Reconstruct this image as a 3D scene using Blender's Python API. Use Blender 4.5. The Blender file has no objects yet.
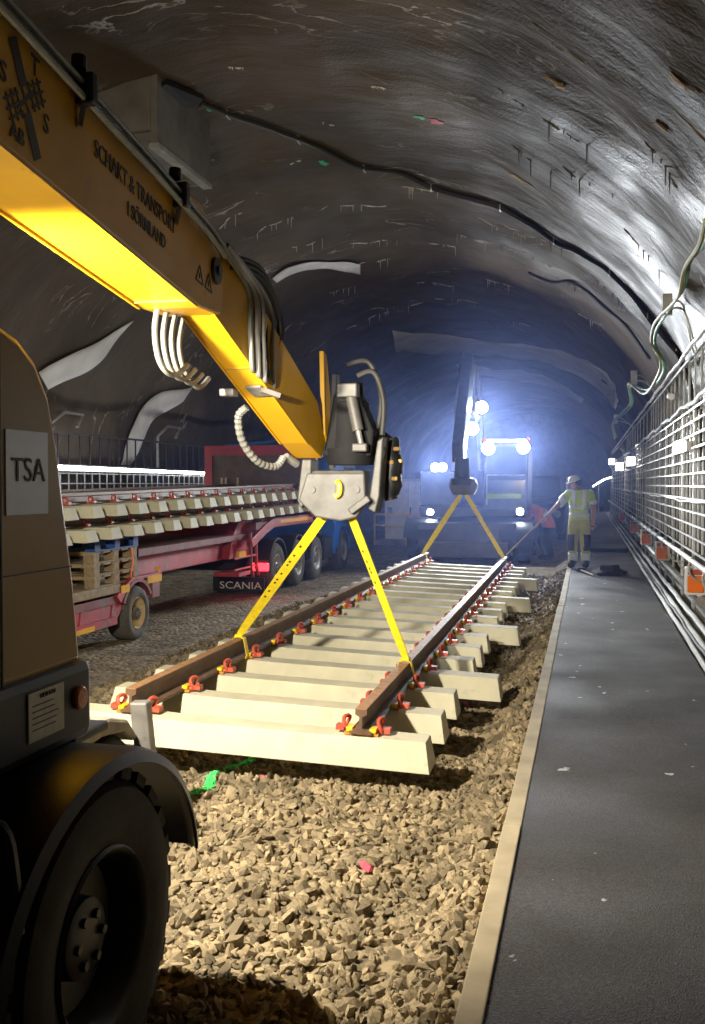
import bpy, math, random
import numpy as np
from mathutils import Vector as V, Matrix, noise as mnoise
random.seed(7)
rng = np.random.default_rng(11)
S = bpy.context.scene
COL = S.collection
PI = math.pi

# ---------------------------------------------------------------- camera, world, lights, exposure
F_PX = 980.0
cam_d = bpy.data.cameras.new('camera')
cam_d.sensor_fit = 'VERTICAL'; cam_d.sensor_height = 24.0
cam_d.lens = 24.0 * F_PX / 1024.0
cam_d.clip_start = 0.05; cam_d.clip_end = 300
cam = bpy.data.objects.new('camera', cam_d)
COL.objects.link(cam)
cam.location = (0, 0, 1.64)
cam.rotation_euler = (math.radians(90 - 1.637), 0, math.radians(13.507))
S.camera = cam

w = bpy.data.worlds.new('tunnel_dark'); S.world = w; w.use_nodes = True
w.node_tree.nodes['Background'].inputs[0].default_value = (0.50, 0.45, 0.40, 1)
w.node_tree.nodes['Background'].inputs[1].default_value = 0.03
S.view_settings.view_transform = 'Standard'
S.view_settings.look = 'None'
S.view_settings.gamma = 1.0
S.view_settings.use_curve_mapping = False
S.view_settings.exposure = 0.3
S.cycles.use_denoising = True
S.cycles.max_bounces = 6
S.cycles.volume_bounces = 0
S.cycles.sample_clamp_indirect = 4.0
S.cycles.sample_clamp_direct = 0.0

L_CAB = 1250.0         # work lamp on the near excavator's cab
L_HOOD_FILL = 900.0         # added narrow spot on the hood, brightens the worker and far panel
L_LOW = 110.0          # small chassis lamp shining up under the boom
L_FENCE = 55.0        # lamps along the right hand fence
L_FAR = 700.0         # each work lamp of the far excavator
L_LED = 16.0          # emission of LED strip on the left wall
HAZE = 0.0065

def lamp(name, kind, loc, energy, color=(1, 1, 1), size=0.1, aim=None, angle=None, blend=0.5, parent=None):
    d = bpy.data.lights.new(name, kind); d.energy = energy; d.color = color
    if kind == 'SPOT':
        d.spot_size = math.radians(angle or 90); d.spot_blend = blend
    if kind == 'AREA':
        d.size = size
    else:
        d.shadow_soft_size = size
    o = bpy.data.objects.new(name, d); COL.objects.link(o)
    o.location = loc
    if aim is not None:
        o.rotation_euler = (V(aim) - V(loc)).to_track_quat('-Z', 'Y').to_euler()
    if parent is not None:
        o.parent = parent; o.location = V(loc) - WL[parent.name]
    return o

# ---------------------------------------------------------------- materials
MATS = {}
def mat(name, col, rough=0.6, metal=0.0, var=0.25, scale=6.0, bump=0.0, bscale=40.0, emit=0.0, col2=None, thr=None, spec=0.5, ecol=None):
    """principled surface: colour broken up by noise, optional second colour in noise patches, optional bump"""
    m = bpy.data.materials.new(name); m.use_nodes = True
    nt = m.node_tree; N = nt.nodes; L = nt.links
    b = N['Principled BSDF']
    b.inputs['Roughness'].default_value = rough; b.inputs['Metallic'].default_value = metal
    b.inputs['Specular IOR Level'].default_value = spec
    tc = N.new('ShaderNodeTexCoord')
    nz = N.new('ShaderNodeTexNoise'); nz.inputs['Scale'].default_value = scale; nz.inputs['Detail'].default_value = 6
    L.new(tc.outputs['Object'], nz.inputs['Vector'])
    r = N.new('ShaderNodeValToRGB')
    c = np.array(col[:3]); e = r.color_ramp.elements
    e[0].position = 0.3; e[1].position = 0.7
    e[0].color = (*(c * (1 - var)), 1); e[1].color = (*np.minimum(c * (1 + var), 1), 1)
    L.new(nz.outputs['Fac'], r.inputs['Fac'])
    out = r.outputs['Color']
    if col2 is not None:
        n2 = N.new('ShaderNodeTexNoise'); n2.inputs['Scale'].default_value = scale * 2.3; n2.inputs['Detail'].default_value = 8
        L.new(tc.outputs['Object'], n2.inputs['Vector'])
        r2 = N.new('ShaderNodeValToRGB'); t = thr or 0.58
        r2.color_ramp.elements[0].position = t; r2.color_ramp.elements[1].position = min(t + 0.06, 1)
        L.new(n2.outputs['Fac'], r2.inputs['Fac'])
        mx = N.new('ShaderNodeMixRGB'); mx.inputs[2].default_value = (*col2[:3], 1)
        L.new(r2.outputs['Color'], mx.inputs[0]); L.new(out, mx.inputs[1]); out = mx.outputs[0]
    L.new(out, b.inputs['Base Color'])
    if bump:
        n3 = N.new('ShaderNodeTexNoise'); n3.inputs['Scale'].default_value = bscale; n3.inputs['Detail'].default_value = 5
        L.new(tc.outputs['Object'], n3.inputs['Vector'])
        bp = N.new('ShaderNodeBump'); bp.inputs['Strength'].default_value = bump; bp.inputs['Distance'].default_value = 0.02
        L.new(n3.outputs['Fac'], bp.inputs['Height']); L.new(bp.outputs['Normal'], b.inputs['Normal'])
    if emit:
        b.inputs['Emission Color'].default_value = (*(ecol or col)[:3], 1); b.inputs['Emission Strength'].default_value = emit
    MATS[name] = m
    return m

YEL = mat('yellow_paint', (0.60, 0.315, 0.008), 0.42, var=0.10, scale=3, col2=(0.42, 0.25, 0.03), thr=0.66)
YEL_DK = mat('shaded_yellow_paint', (0.34, 0.20, 0.025), 0.35, var=0.12, scale=2)  # the machine's yellow darkened: shadow put into the base colour
BLK = mat('black_paint', (0.012, 0.012, 0.014), 0.45, var=0.3)
BLKGLOSS = mat('black_enamel', (0.010, 0.011, 0.018), 0.42, var=0.3, bump=0.05, bscale=60)
RUB = mat('tyre_rubber', (0.018, 0.017, 0.016), 0.8, var=0.35, scale=9, bump=0.1)
RUBD = mat('dusty_rubber', (0.10, 0.09, 0.08), 0.9, var=0.35, scale=7)
STEEL = mat('worn_steel', (0.24, 0.23, 0.22), 0.5, 0.5, var=0.3, scale=8, col2=(0.20, 0.18, 0.16), thr=0.6)
GALV = mat('galvanised_steel', (0.50, 0.50, 0.48), 0.45, 0.35, var=0.2, scale=10)
DKST = mat('dark_steel', (0.05, 0.05, 0.055), 0.45, 0.5, var=0.3)
HOSE = mat('grey_hose', (0.20, 0.20, 0.185), 0.55, var=0.2)
PIPE = mat('hydraulic_pipe', (0.20, 0.20, 0.18), 0.35, 0.6, var=0.2)
WHT = mat('white_paint', (0.75, 0.75, 0.72), 0.5, var=0.1)
WHTC = mat('white_cable', (0.62, 0.63, 0.60), 0.5, var=0.15)
CREAM = mat('cream_concrete', (0.56, 0.525, 0.395), 0.75, var=0.10, scale=5, bump=0.08, bscale=60, col2=(0.50, 0.46, 0.33), thr=0.64)
GREYPAINT = mat('pale_dusty_paint', (0.50, 0.47, 0.40), 0.6, var=0.2, bump=0.2, bscale=35)
GUARDP = mat('dusty_guard_paint', (0.26, 0.235, 0.19), 0.7, var=0.25, scale=9, bump=0.3, bscale=45)
CONC = mat('grey_concrete', (0.22, 0.21, 0.19), 0.85, var=0.25, scale=2.5, bump=0.15, bscale=30, col2=(0.30, 0.28, 0.24), thr=0.6)
RAIL = mat('rolled_rail_steel', (0.13, 0.075, 0.045), 0.6, 0.1, var=0.3, scale=9)
RAILTOP = mat('rusty_rail_head', (0.36, 0.19, 0.09), 0.6, 0.1, var=0.25, scale=14, col2=(0.5, 0.38, 0.28), thr=0.6)
CLIPR = mat('red_clip', (0.50, 0.085, 0.045), 0.5, var=0.2)
INSY = mat('yellow_plastic', (0.85, 0.55, 0.02), 0.4, var=0.1)
PAD = mat('orange_brown_pad', (0.45, 0.20, 0.04), 0.6, var=0.2)
COUPL = mat('coupler_steel', (0.095, 0.092, 0.088), 0.55, 0.3, var=0.3, scale=8, col2=(0.10, 0.09, 0.08), thr=0.6)
MATTE = mat('matt_black', (0.012, 0.012, 0.013), 0.75, spec=0.2)
BOXC = mat('dark_raw_concrete', (0.115, 0.105, 0.092), 0.9, var=0.3, scale=2.5, bump=0.15, bscale=30)
SLING = mat('yellow_webbing', (0.88, 0.66, 0.015), 0.7, var=0.12, scale=20, bump=0.2, bscale=200)
RED = mat('faded_red_paint', (0.38, 0.035, 0.045), 0.55, var=0.25, scale=3, col2=(0.22, 0.10, 0.09), thr=0.6)
REDD = mat('dusty_red_paint', (0.20, 0.05, 0.05), 0.7, var=0.3, scale=3, col2=(0.13, 0.09, 0.08), thr=0.55)
BLUE = mat('blue_truck_paint', (0.02, 0.16, 0.62), 0.3, var=0.1)
WOOD = mat('weathered_pallet_wood', (0.30, 0.22, 0.13), 0.85, var=0.3, scale=12)
WOODL = mat('pale_timber', (0.50, 0.37, 0.20), 0.8, var=0.2, scale=10)
WOODB = mat('blue_pallet_wood', (0.02, 0.07, 0.25), 0.7, var=0.3)
PLY = mat('brown_plywood', (0.12, 0.075, 0.045), 0.7, var=0.3, scale=5)
ORANGE = mat('orange_plastic', (0.90, 0.18, 0.015), 0.4, var=0.08)
AMBER = mat('amber_lens', (0.55, 0.12, 0.015), 0.35, var=0.1, bump=0.3, bscale=90)
REFLY = mat('amber_reflector', (0.85, 0.42, 0.02), 0.35, var=0.1)
TAILR = mat('lit_tail_lamp', (0.9, 0.02, 0.03), 0.3, emit=6.0)
GLASS = mat('dark_glass', (0.02, 0.025, 0.035), 0.08, var=0.2)
INK = mat('dark_lettering', (0.045, 0.035, 0.02), 0.6, var=0.1)
INKW = mat('white_lettering', (0.7, 0.7, 0.7), 0.6, var=0.1)
PLATE = mat('data_plate_metal', (0.40, 0.39, 0.33), 0.4, 0.3, var=0.15, scale=30)
STICK = mat('silver_sticker', (0.55, 0.56, 0.60), 0.3, 0.3, var=0.05)
MEMB = mat('pale_membrane', (0.66, 0.63, 0.61), 0.6, var=0.18, scale=1.5, bump=0.25, bscale=7)
CALC = mat('calcite', (0.62, 0.60, 0.56), 0.6, var=0.2, scale=8)
CALCO = mat('ochre_stain', (0.50, 0.30, 0.09), 0.7, var=0.3)
PAINTG = mat('green_spray', (0.03, 0.50, 0.20), 0.6, var=0.2)
PAINTGL = mat('lime_spray', (0.06, 0.72, 0.16), 0.6, var=0.2)
PAINTR = mat('red_spray', (0.55, 0.03, 0.06), 0.6, var=0.2)
PAINTP = mat('pink_spray', (0.75, 0.10, 0.16), 0.6, var=0.15)
CABLEB = mat('black_cable', (0.03, 0.028, 0.026), 0.6)
CABLEG = mat('green_cable', (0.10, 0.32, 0.20), 0.55)
CABLEO = mat('olive_cable', (0.35, 0.32, 0.12), 0.55)
LENS = mat('lamp_glow', (1, 1, 1), 0.3, emit=220.0, ecol=(0.90, 0.95, 1.0), var=0)
LENSW = mat('fence_lamp_glow', (1, 1, 1), 0.3, emit=12.0, ecol=(1.0, 0.98, 0.93), var=0)
LED = mat('led_glow', (1, 1, 1), 0.3, emit=L_LED, ecol=(0.95, 0.98, 1.0), var=0)
SKIN = mat('skin', (0.45, 0.24, 0.16), 0.6, var=0.1)
HIVIS = mat('hi_vis_lime', (0.55, 0.75, 0.03), 0.7, var=0.12)
TROUS = mat('hi_vis_trousers', (0.48, 0.46, 0.06), 0.75, var=0.15)
REFS = mat('reflective_tape', (0.80, 0.82, 0.82), 0.35, var=0.05)
NAVY = mat('dark_cloth', (0.03, 0.03, 0.035), 0.85, var=0.2)
OJAC = mat('orange_cloth', (0.95, 0.13, 0.004), 0.7, var=0.12)
HELM = mat('helmet_plastic', (0.70, 0.70, 0.66), 0.4, var=0.1)
VERGE = mat('sandy_verge', (0.24, 0.20, 0.14), 0.95, var=0.4, scale=14, bump=0.6, bscale=50)
BLUEFABRIC = mat('blue_tarpaulin', (0.03, 0.13, 0.34), 0.6, var=0.25)

def shotcrete():
    m = mat('shotcrete', (0.080, 0.058, 0.038), 0.5, var=0.45, scale=0.45, bump=0.0, spec=0.22)
    nt = m.node_tree; N = nt.nodes; L = nt.links; b = N['Principled BSDF']
    tc = [n for n in N if n.type == 'TEX_COORD'][0]
    base = b.inputs['Base Color'].links[0].from_socket
    mp = N.new('ShaderNodeMapping'); mp.inputs['Scale'].default_value = (0.5, 1.25, 0.6); mp.inputs['Rotation'].default_value = (0, 0, 0.2)
    L.new(tc.outputs['Object'], mp.inputs['Vector'])
    # pale mineral streaks: thin bands where a distorted noise crosses its middle value
    n1 = N.new('ShaderNodeTexNoise'); n1.inputs['Scale'].default_value = 1.3; n1.inputs['Detail'].default_value = 7; n1.inputs['Distortion'].default_value = 0.8
    L.new(mp.outputs[0], n1.inputs['Vector'])
    a = N.new('ShaderNodeMath'); a.operation = 'SUBTRACT'; a.inputs[1].default_value = 0.5; L.new(n1.outputs['Fac'], a.inputs[0])
    ab = N.new('ShaderNodeMath'); ab.operation = 'ABSOLUTE'; L.new(a.outputs[0], ab.inputs[0])
    r = N.new('ShaderNodeValToRGB'); r.color_ramp.elements[0].position = 0.0; r.color_ramp.elements[0].color = (1, 1, 1, 1)
    r.color_ramp.elements[1].position = 0.012; r.color_ramp.elements[1].color = (0, 0, 0, 1); L.new(ab.outputs[0], r.inputs['Fac'])
    n2 = N.new('ShaderNodeTexNoise'); n2.inputs['Scale'].default_value = 0.7; n2.inputs['Detail'].default_value = 4; L.new(tc.outputs['Object'], n2.inputs['Vector'])
    r2 = N.new('ShaderNodeValToRGB'); r2.color_ramp.elements[0].position = 0.52; r2.color_ramp.elements[1].position = 0.66; L.new(n2.outputs['Fac'], r2.inputs['Fac'])
    mu = N.new('ShaderNodeMath'); mu.operation = 'MULTIPLY'; L.new(r.outputs[0], mu.inputs[0]); L.new(r2.outputs[0], mu.inputs[1])
    mx = N.new('ShaderNodeMixRGB'); mx.inputs[2].default_value = (0.42, 0.40, 0.37, 1)
    L.new(mu.outputs[0], mx.inputs[0]); L.new(base, mx.inputs[1]); L.new(mx.outputs[0], b.inputs['Base Color'])
    # wet and dry patches
    r3 = N.new('ShaderNodeMapRange'); r3.inputs['From Min'].default_value = 0.35; r3.inputs['From Max'].default_value = 0.65
    r3.inputs['To Min'].default_value = 0.46; r3.inputs['To Max'].default_value = 0.85
    L.new(n2.outputs['Fac'], r3.inputs['Value']); L.new(r3.outputs[0], b.inputs['Roughness'])
    # spray-coat relief
    n3 = N.new('ShaderNodeTexNoise'); n3.inputs['Scale'].default_value = 1.5; n3.inputs['Detail'].default_value = 7; n3.inputs['Roughness'].default_value = 0.5
    L.new(mp.outputs[0], n3.inputs['Vector'])
    n4 = N.new('ShaderNodeTexNoise'); n4.inputs['Scale'].default_value = 32; n4.inputs['Detail'].default_value = 3; L.new(tc.outputs['Object'], n4.inputs['Vector'])
    ad = N.new('ShaderNodeMath'); ad.operation = 'MULTIPLY_ADD'; ad.inputs[1].default_value = 0.10; L.new(n4.outputs['Fac'], ad.inputs[0]); L.new(n3.outputs['Fac'], ad.inputs[2])
    bp = N.new('ShaderNodeBump'); bp.inputs['Strength'].default_value = 0.55; bp.inputs['Distance'].default_value = 0.16
    L.new(ad.outputs[0], bp.inputs['Height']); L.new(bp.outputs['Normal'], b.inputs['Normal'])
    return m
SHOT = shotcrete()

def asphalt():
    m = mat('asphalt', (0.032, 0.028, 0.026), 0.6, var=0.35, scale=1.2)
    nt = m.node_tree; N = nt.nodes; L = nt.links; b = N['Principled BSDF']
    tc = [n for n in N if n.type == 'TEX_COORD'][0]
    base = b.inputs['Base Color'].links[0].from_socket
    vo = N.new('ShaderNodeTexVoronoi'); vo.inputs['Scale'].default_value = 150; L.new(tc.outputs['Object'], vo.inputs['Vector'])
    gr = N.new('ShaderNodeMixRGB'); gr.blend_type = 'MULTIPLY'; gr.inputs[0].default_value = 0.7
    bw = N.new('ShaderNodeMapRange'); bw.inputs['To Min'].default_value = 0.45; bw.inputs['To Max'].default_value = 1.9
    sp = N.new('ShaderNodeSeparateColor'); L.new(vo.outputs['Color'], sp.inputs[0]); L.new(sp.outputs[0], bw.inputs['Value'])
    L.new(base, gr.inputs[1]); L.new(bw.outputs[0], gr.inputs[2])
    # pale concrete splashes
    n2 = N.new('ShaderNodeTexNoise'); n2.inputs['Scale'].default_value = 5.5; n2.inputs['Detail'].default_value = 3; L.new(tc.outputs['Object'], n2.inputs['Vector'])
    r2 = N.new('ShaderNodeValToRGB'); r2.color_ramp.elements[0].position = 0.70; r2.color_ramp.elements[1].position = 0.72; L.new(n2.outputs['Fac'], r2.inputs['Fac'])
    mx = N.new('ShaderNodeMixRGB'); mx.inputs[2].default_value = (0.42, 0.42, 0.43, 1)
    L.new(r2.outputs[0], mx.inputs[0]); L.new(gr.outputs[0], mx.inputs[1]); L.new(mx.outputs[0], b.inputs['Base Color'])
    n3 = N.new('ShaderNodeTexNoise'); n3.inputs['Scale'].default_value = 1.1; n3.inputs['Detail'].default_value = 5; L.new(tc.outputs['Object'], n3.inputs['Vector'])
    r3 = N.new('ShaderNodeMapRange'); r3.inputs['From Min'].default_value = 0.35; r3.inputs['From Max'].default_value = 0.65
    r3.inputs['To Min'].default_value = 0.64; r3.inputs['To Max'].default_value = 0.80; b.inputs['Specular IOR Level'].default_value = 0.3
    L.new(n3.outputs['Fac'], r3.inputs['Value']); L.new(r3.outputs[0], b.inputs['Roughness'])
    bp = N.new('ShaderNodeBump'); bp.inputs['Strength'].default_value = 0.5; bp.inputs['Distance'].default_value = 0.006
    L.new(vo.outputs['Distance'], bp.inputs['Height']); L.new(bp.outputs['Normal'], b.inputs['Normal'])
    return m
ASPH = asphalt()

def ballast_mat(name, per_stone):
    m = mat(name, (0.215, 0.170, 0.105), 0.9, var=0.4, scale=3)
    nt = m.node_tree; N = nt.nodes; L = nt.links; b = N['Principled BSDF']
    tc = [n for n in N if n.type == 'TEX_COORD'][0]
    base = b.inputs['Base Color'].links[0].from_socket
    mp = N.new('ShaderNodeMapRange'); mp.inputs['To Min'].default_value = 0.55; mp.inputs['To Max'].default_value = 1.6
    if per_stone == 'geo':
        g = N.new('ShaderNodeNewGeometry'); L.new(g.outputs['Random Per Island'], mp.inputs['Value'])
    elif per_stone == 'obj':
        g = N.new('ShaderNodeObjectInfo'); L.new(g.outputs['Random'], mp.inputs['Value'])
    else:
        vo = N.new('ShaderNodeTexVoronoi'); vo.inputs['Scale'].default_value = 17; L.new(tc.outputs['Object'], vo.inputs['Vector'])
        sp = N.new('ShaderNodeSeparateColor'); L.new(vo.outputs['Color'], sp.inputs[0]); L.new(sp.outputs[0], mp.inputs['Value'])
        bp = N.new('ShaderNodeBump'); bp.inputs['Strength'].default_value = 0.9; bp.inputs['Distance'].default_value = 0.04; bp.invert = True
        L.new(vo.outputs['Distance'], bp.inputs['Height']); L.new(bp.outputs['Normal'], b.inputs['Normal'])
    mu = N.new('ShaderNodeMixRGB'); mu.blend_type = 'MULTIPLY'; mu.inputs[0].default_value = 1.0
    L.new(base, mu.inputs[1]); L.new(mp.outputs[0], mu.inputs[2]); L.new(mu.outputs[0], b.inputs['Base Color'])
    return m
BALL = ballast_mat('ballast_ground', None)
STONEG = ballast_mat('ballast_stones', 'geo')
STONEO = ballast_mat('ballast_single_stone', 'obj')
def kerb_mat():
    m = mat('kerb_timber', (0.36, 0.30, 0.20), 0.8, var=0.22, scale=4, bump=0.1, bscale=50, col2=(0.66, 0.65, 0.60), thr=0.71)
    return m
KERB = kerb_mat()

# ---------------------------------------------------------------- mesh helpers
WL = {}      # world location of every empty / part root (translation only)
def link(o):
    COL.objects.link(o); return o
def tag(o, label=None, cat=None, group=None, kind=None):
    if label: o['label'] = label
    if cat: o['category'] = cat
    if group: o['group'] = group
    if kind: o['kind'] = kind
    return o
def thing(name, label, cat, loc=(0, 0, 0), group=None):
    o = link(bpy.data.objects.new(name, None)); o.location = loc; o.empty_display_size = 0.2
    WL[o.name] = V(loc)
    return tag(o, label, cat, group)

class MB:
    def __init__(s): s.v = []; s.f = []
    def add(s, vs, fs):
        n = len(s.v); s.v += [tuple(x) for x in vs]; s.f += [tuple(i + n for i in f) for f in fs]; return s
    def hexa(s, b, t):
        """two quads (same winding, counter-clockwise seen from above) -> closed hexahedron"""
        return s.add(list(b) + list(t), [(3, 2, 1, 0), (4, 5, 6, 7), (0, 1, 5, 4), (1, 2, 6, 5), (2, 3, 7, 6), (3, 0, 4, 7)])
    def box(s, lo, hi):
        x0, y0, z0 = lo; x1, y1, z1 = hi
        return s.hexa([(x0, y0, z0), (x1, y0, z0), (x1, y1, z0), (x0, y1, z0)], [(x0, y0, z1), (x1, y0, z1), (x1, y1, z1), (x0, y1, z1)])
    def cbox(s, c, d):
        return s.box([c[i] - d[i] / 2 for i in range(3)], [c[i] + d[i] / 2 for i in range(3)])
    def beam(s, p0, p1, w, h, up=(0, 0, 1), w1=None, h1=None):
        p0 = V(p0); p1 = V(p1); d = (p1 - p0).normalized(); r = d.cross(V(up))
        if r.length < 1e-4: r = d.cross(V((1, 0, 0)))
        r.normalize(); u = r.cross(d)
        w1 = w if w1 is None else w1; h1 = h if h1 is None else h1
        q = lambda p, w, h: [p - r * w / 2 - u * h / 2, p + r * w / 2 - u * h / 2, p + r * w / 2 + u * h / 2, p - r * w / 2 + u * h / 2]
        return s.hexa(q(p1, w1, h1)[::-1], q(p0, w, h)[::-1])
    def prism(s, poly, ext):
        """planar polygon extruded by a vector"""
        n = len(poly); e = V(ext); a = [V(p) for p in poly]
        return s.add(a + [p + e for p in a], [tuple(range(n))[::-1], tuple(range(n, 2 * n))] + [(i, (i + 1) % n, (i + 1) % n + n, i + n) for i in range(n)])
    def tube(s, pts, r, n=8, caps=True):
        pts = [V(p) for p in pts]; m = len(pts); rs = r if isinstance(r, (list, tuple)) else [r] * m
        base = len(s.v); pu = None
        for i, p in enumerate(pts):
            d = (pts[min(i + 1, m - 1)] - pts[max(i - 1, 0)]).normalized()
            if pu is None: pu = V((0, 0, 1)) if abs(d.z) < 0.9 else V((1, 0, 0))
            r_ = d.cross(pu); r_.normalize(); u = r_.cross(d).normalized(); pu = u
            for k in range(n):
                a = 2 * PI * k / n; s.v.append(tuple(p + (r_ * math.cos(a) + u * math.sin(a)) * rs[i]))
        for i in range(m - 1):
            for k in range(n):
                a = base + i * n + k; b = base + i * n + (k + 1) % n
                s.f.append((a, b, b + n, a + n))
        if caps:
            s.f.append(tuple(base + k for k in range(n))[::-1]); s.f.append(tuple(base + (m - 1) * n + k for k in range(n)))
        return s
    def lathe(s, c, axis, prof, n=32, closed=False):
        """profile [(offset along axis, radius)] turned about axis through c"""
        c = V(c); ax = V(axis).normalized(); r_ = ax.cross(V((0, 0, 1)))
        if r_.length < 1e-4: r_ = V((1, 0, 0))
        r_.normalize(); u = r_.cross(ax); base = len(s.v); m = len(prof)
        for (o, r) in prof:
            for k in range(n):
                a = 2 * PI * k / n; s.v.append(tuple(c + ax * o + (r_ * math.cos(a) + u * math.sin(a)) * max(r, 1e-4)))
        for i in range(m if closed else m - 1):
            for k in range(n):
                a = base + i * n + k; b = base + i * n + (k + 1) % n; j = ((i + 1) % m - i) * n
                s.f.append((a, b, b + j, a + j))
        return s
    def build(s, name, m, parent=None, smooth=False, bevel=0.0, local=False, kind=None):
        me = bpy.data.meshes.new(name)
        off = V((0, 0, 0)) if (parent is None or local) else WL[parent.name]
        me.from_pydata([(x - off.x, y - off.y, z - off.z) for x, y, z in s.v], [], s.f); me.update()
        me.materials.append(m)
        fix_normals(me)
        if smooth:
            me.polygons.foreach_set('use_smooth', [True] * len(me.polygons)); me.set_sharp_from_angle(angle=math.radians(40))
        o = link(bpy.data.objects.new(name, me))
        if parent is not None:
            o.parent = parent; WL[o.name] = WL.get(parent.name, V((0, 0, 0)))
        else: WL[o.name] = V((0, 0, 0))
        if bevel:
            b = o.modifiers.new('edge', 'BEVEL'); b.width = bevel; b.segments = 2; b.limit_method = 'ANGLE'
        if kind: o['kind'] = kind
        return o
import bmesh
def fix_normals(me):
    bm = bmesh.new(); bm.from_mesh(me); bmesh.ops.recalc_face_normals(bm, faces=bm.faces); bm.to_mesh(me); bm.free()
def inst(src, parent, loc=(0, 0, 0), rot=None, name=None):
    o = src.copy(); link(o); o.parent = parent; o.location = loc
    if rot is not None: o.rotation_euler = rot
    return o
def sheath(o, n=None): return o
def curve_pts(pts, n=6):
    """smooth a polyline (Catmull-Rom)"""
    p = [V(q) for q in pts]; out = []
    for i in range(len(p) - 1):
        a = p[max(i - 1, 0)]; b = p[i]; c = p[i + 1]; d = p[min(i + 2, len(p) - 1)]
        for k in range(n):
            t = k / n
            out.append(0.5 * ((2 * b) + (c - a) * t + (2 * a - 5 * b + 4 * c - d) * t * t + (3 * b - a - 3 * c + d) * t ** 3))
    out.append(p[-1]); return out
def text(name, s, size, org, right, up, m, parent=None, sx=1.0, thick=0.002, bold=0.0):
    """lettering as flat solid glyphs centred on org"""
    c = bpy.data.curves.new(name, 'FONT'); c.body = s; c.size = size; c.align_x = 'CENTER'; c.align_y = 'CENTER'; c.resolution_u = 3
    c.extrude = thick / 2; c.offset = bold
    t = link(bpy.data.objects.new('tmp_text', c)); dg = bpy.context.evaluated_depsgraph_get(); dg.update()
    me = bpy.data.meshes.new_from_object(t.evaluated_get(dg)); bpy.data.objects.remove(t)
    r = V(right).normalized(); u = V(up); u = (u - r * u.dot(r)).normalized(); nrm = r.cross(u)
    off = WL[parent.name] if parent is not None else V((0, 0, 0))
    for v in me.vertices:
        x, y, z = v.co; v.co = V(org) + r * x * sx + u * y + nrm * z - off
    me.materials.clear(); me.materials.append(m); me.name = name
    o = link(bpy.data.objects.new(name, me))
    if parent is not None: o.parent = parent
    return o

def wheel(parent, c, r, wd, side=1, rim=0.55, tm=RUB, rm=BLK, hm=DKST, lugs=0, nbolt=8, dish=0.0):
    """wheel on an X axle; c = centre of the outer face, side = +1 when that face looks towards +X"""
    x = side
    t = MB().lathe(c, (x, 0, 0), [(-wd, r * rim), (-wd, r * 0.9), (-wd * 0.85, r * 0.98), (-wd * 0.15, r * 0.98), (0, r * 0.9), (0.012, r * 0.8), (0.008, r * 0.66), (-0.01, r * rim), (-wd * 0.4, r * rim * 0.98)], n=48, closed=True)
    if lugs:
        for k in range(lugs):
            for (o0, o1, ph) in ((-0.02, -wd * 0.46, 0), (-wd * 0.54, -wd + 0.02, 0.5)):
                a = 2 * PI * (k + ph) / lugs; da = 2 * PI / lugs * 0.30
                q = lambda o, a, rr: V(c) + V((x * o, math.cos(a) * rr, math.sin(a) * rr))
                t.add([q(o0, a - da, r * .95), q(o0, a + da, r * .95), q(o1, a + da, r * .95), q(o1, a - da, r * .95),
                       q(o0, a - da, r * 1.02), q(o0, a + da, r * 1.02), q(o1, a + da, r * 1.02), q(o1, a - da, r * 1.02)],
                      [(3, 2, 1, 0), (4, 5, 6, 7), (0, 1, 5, 4), (1, 2, 6, 5), (2, 3, 7, 6), (3, 0, 4, 7)])
    to = t.build('tire', tm, parent, smooth=True)
    ri = MB().lathe(c, (x, 0, 0), [(-0.005, r * rim), (0.004, r * rim * 0.97), (-0.012, r * rim * 0.90), (-0.07 - dish, r * rim * 0.80), (-0.09 - dish, r * rim * 0.45), (-0.10 - dish, 0.0)], n=40)
    ro = ri.build('rim', rm, to, smooth=True)
    h = MB().lathe(c, (x, 0, 0), [(-0.10 - dish, r * 0.25), (-0.025 - dish, r * 0.24), (-0.015 - dish, r * 0.21), (-0.012 - dish, 0.0)], n=28)
    for k in range(nbolt):
        a = 2 * PI * k / nbolt; p = V(c) + V((x * (-0.02 - dish), math.cos(a) * r * .15, math.sin(a) * r * .15))
        h.tube([p, p + V((x * 0.022, 0, 0))], r * 0.03, n=6)
    h.build('hub', hm, to, smooth=True)
    return to

# ---------------------------------------------------------------- the setting: tunnel shell
XC, HW, ZS, RISE, PW = -4.1, 5.85, 2.2, 4.5, 1.9
Y0, Y1 = -5.0, 72.0
def lump(p):
    return 0.13 * mnoise.noise(p * 0.45) + 0.07 * mnoise.noise(p * 1.1 + V((7, 3, 1))) + 0.05 * abs(mnoise.noise(V((p.x * 1.6, p.y * 0.9, p.z * 1.6))))
def shell(t, y, off=0.0):
    """point on the vault: t in 0..pi from right to left springing; t<0 right wall (metres below springing), t>pi left wall"""
    if t < 0: p = V((XC + HW, y, ZS + t)); n = V((-1, 0, 0))
    elif t > PI: p = V((XC - HW, y, ZS - (t - PI))); n = V((1, 0, 0))
    else:
        c, s = math.cos(t), math.sin(t)
        p = V((XC + HW * math.copysign(abs(c) ** (2 / PW), c), y, ZS + RISE * abs(s) ** (2 / PW)))
        n = V((-c / HW, 0, -s / RISE)).normalized()
    k = 1.0 if 0 < t < PI else 0.5
    return p + n * (lump(p) * k + off)
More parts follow.
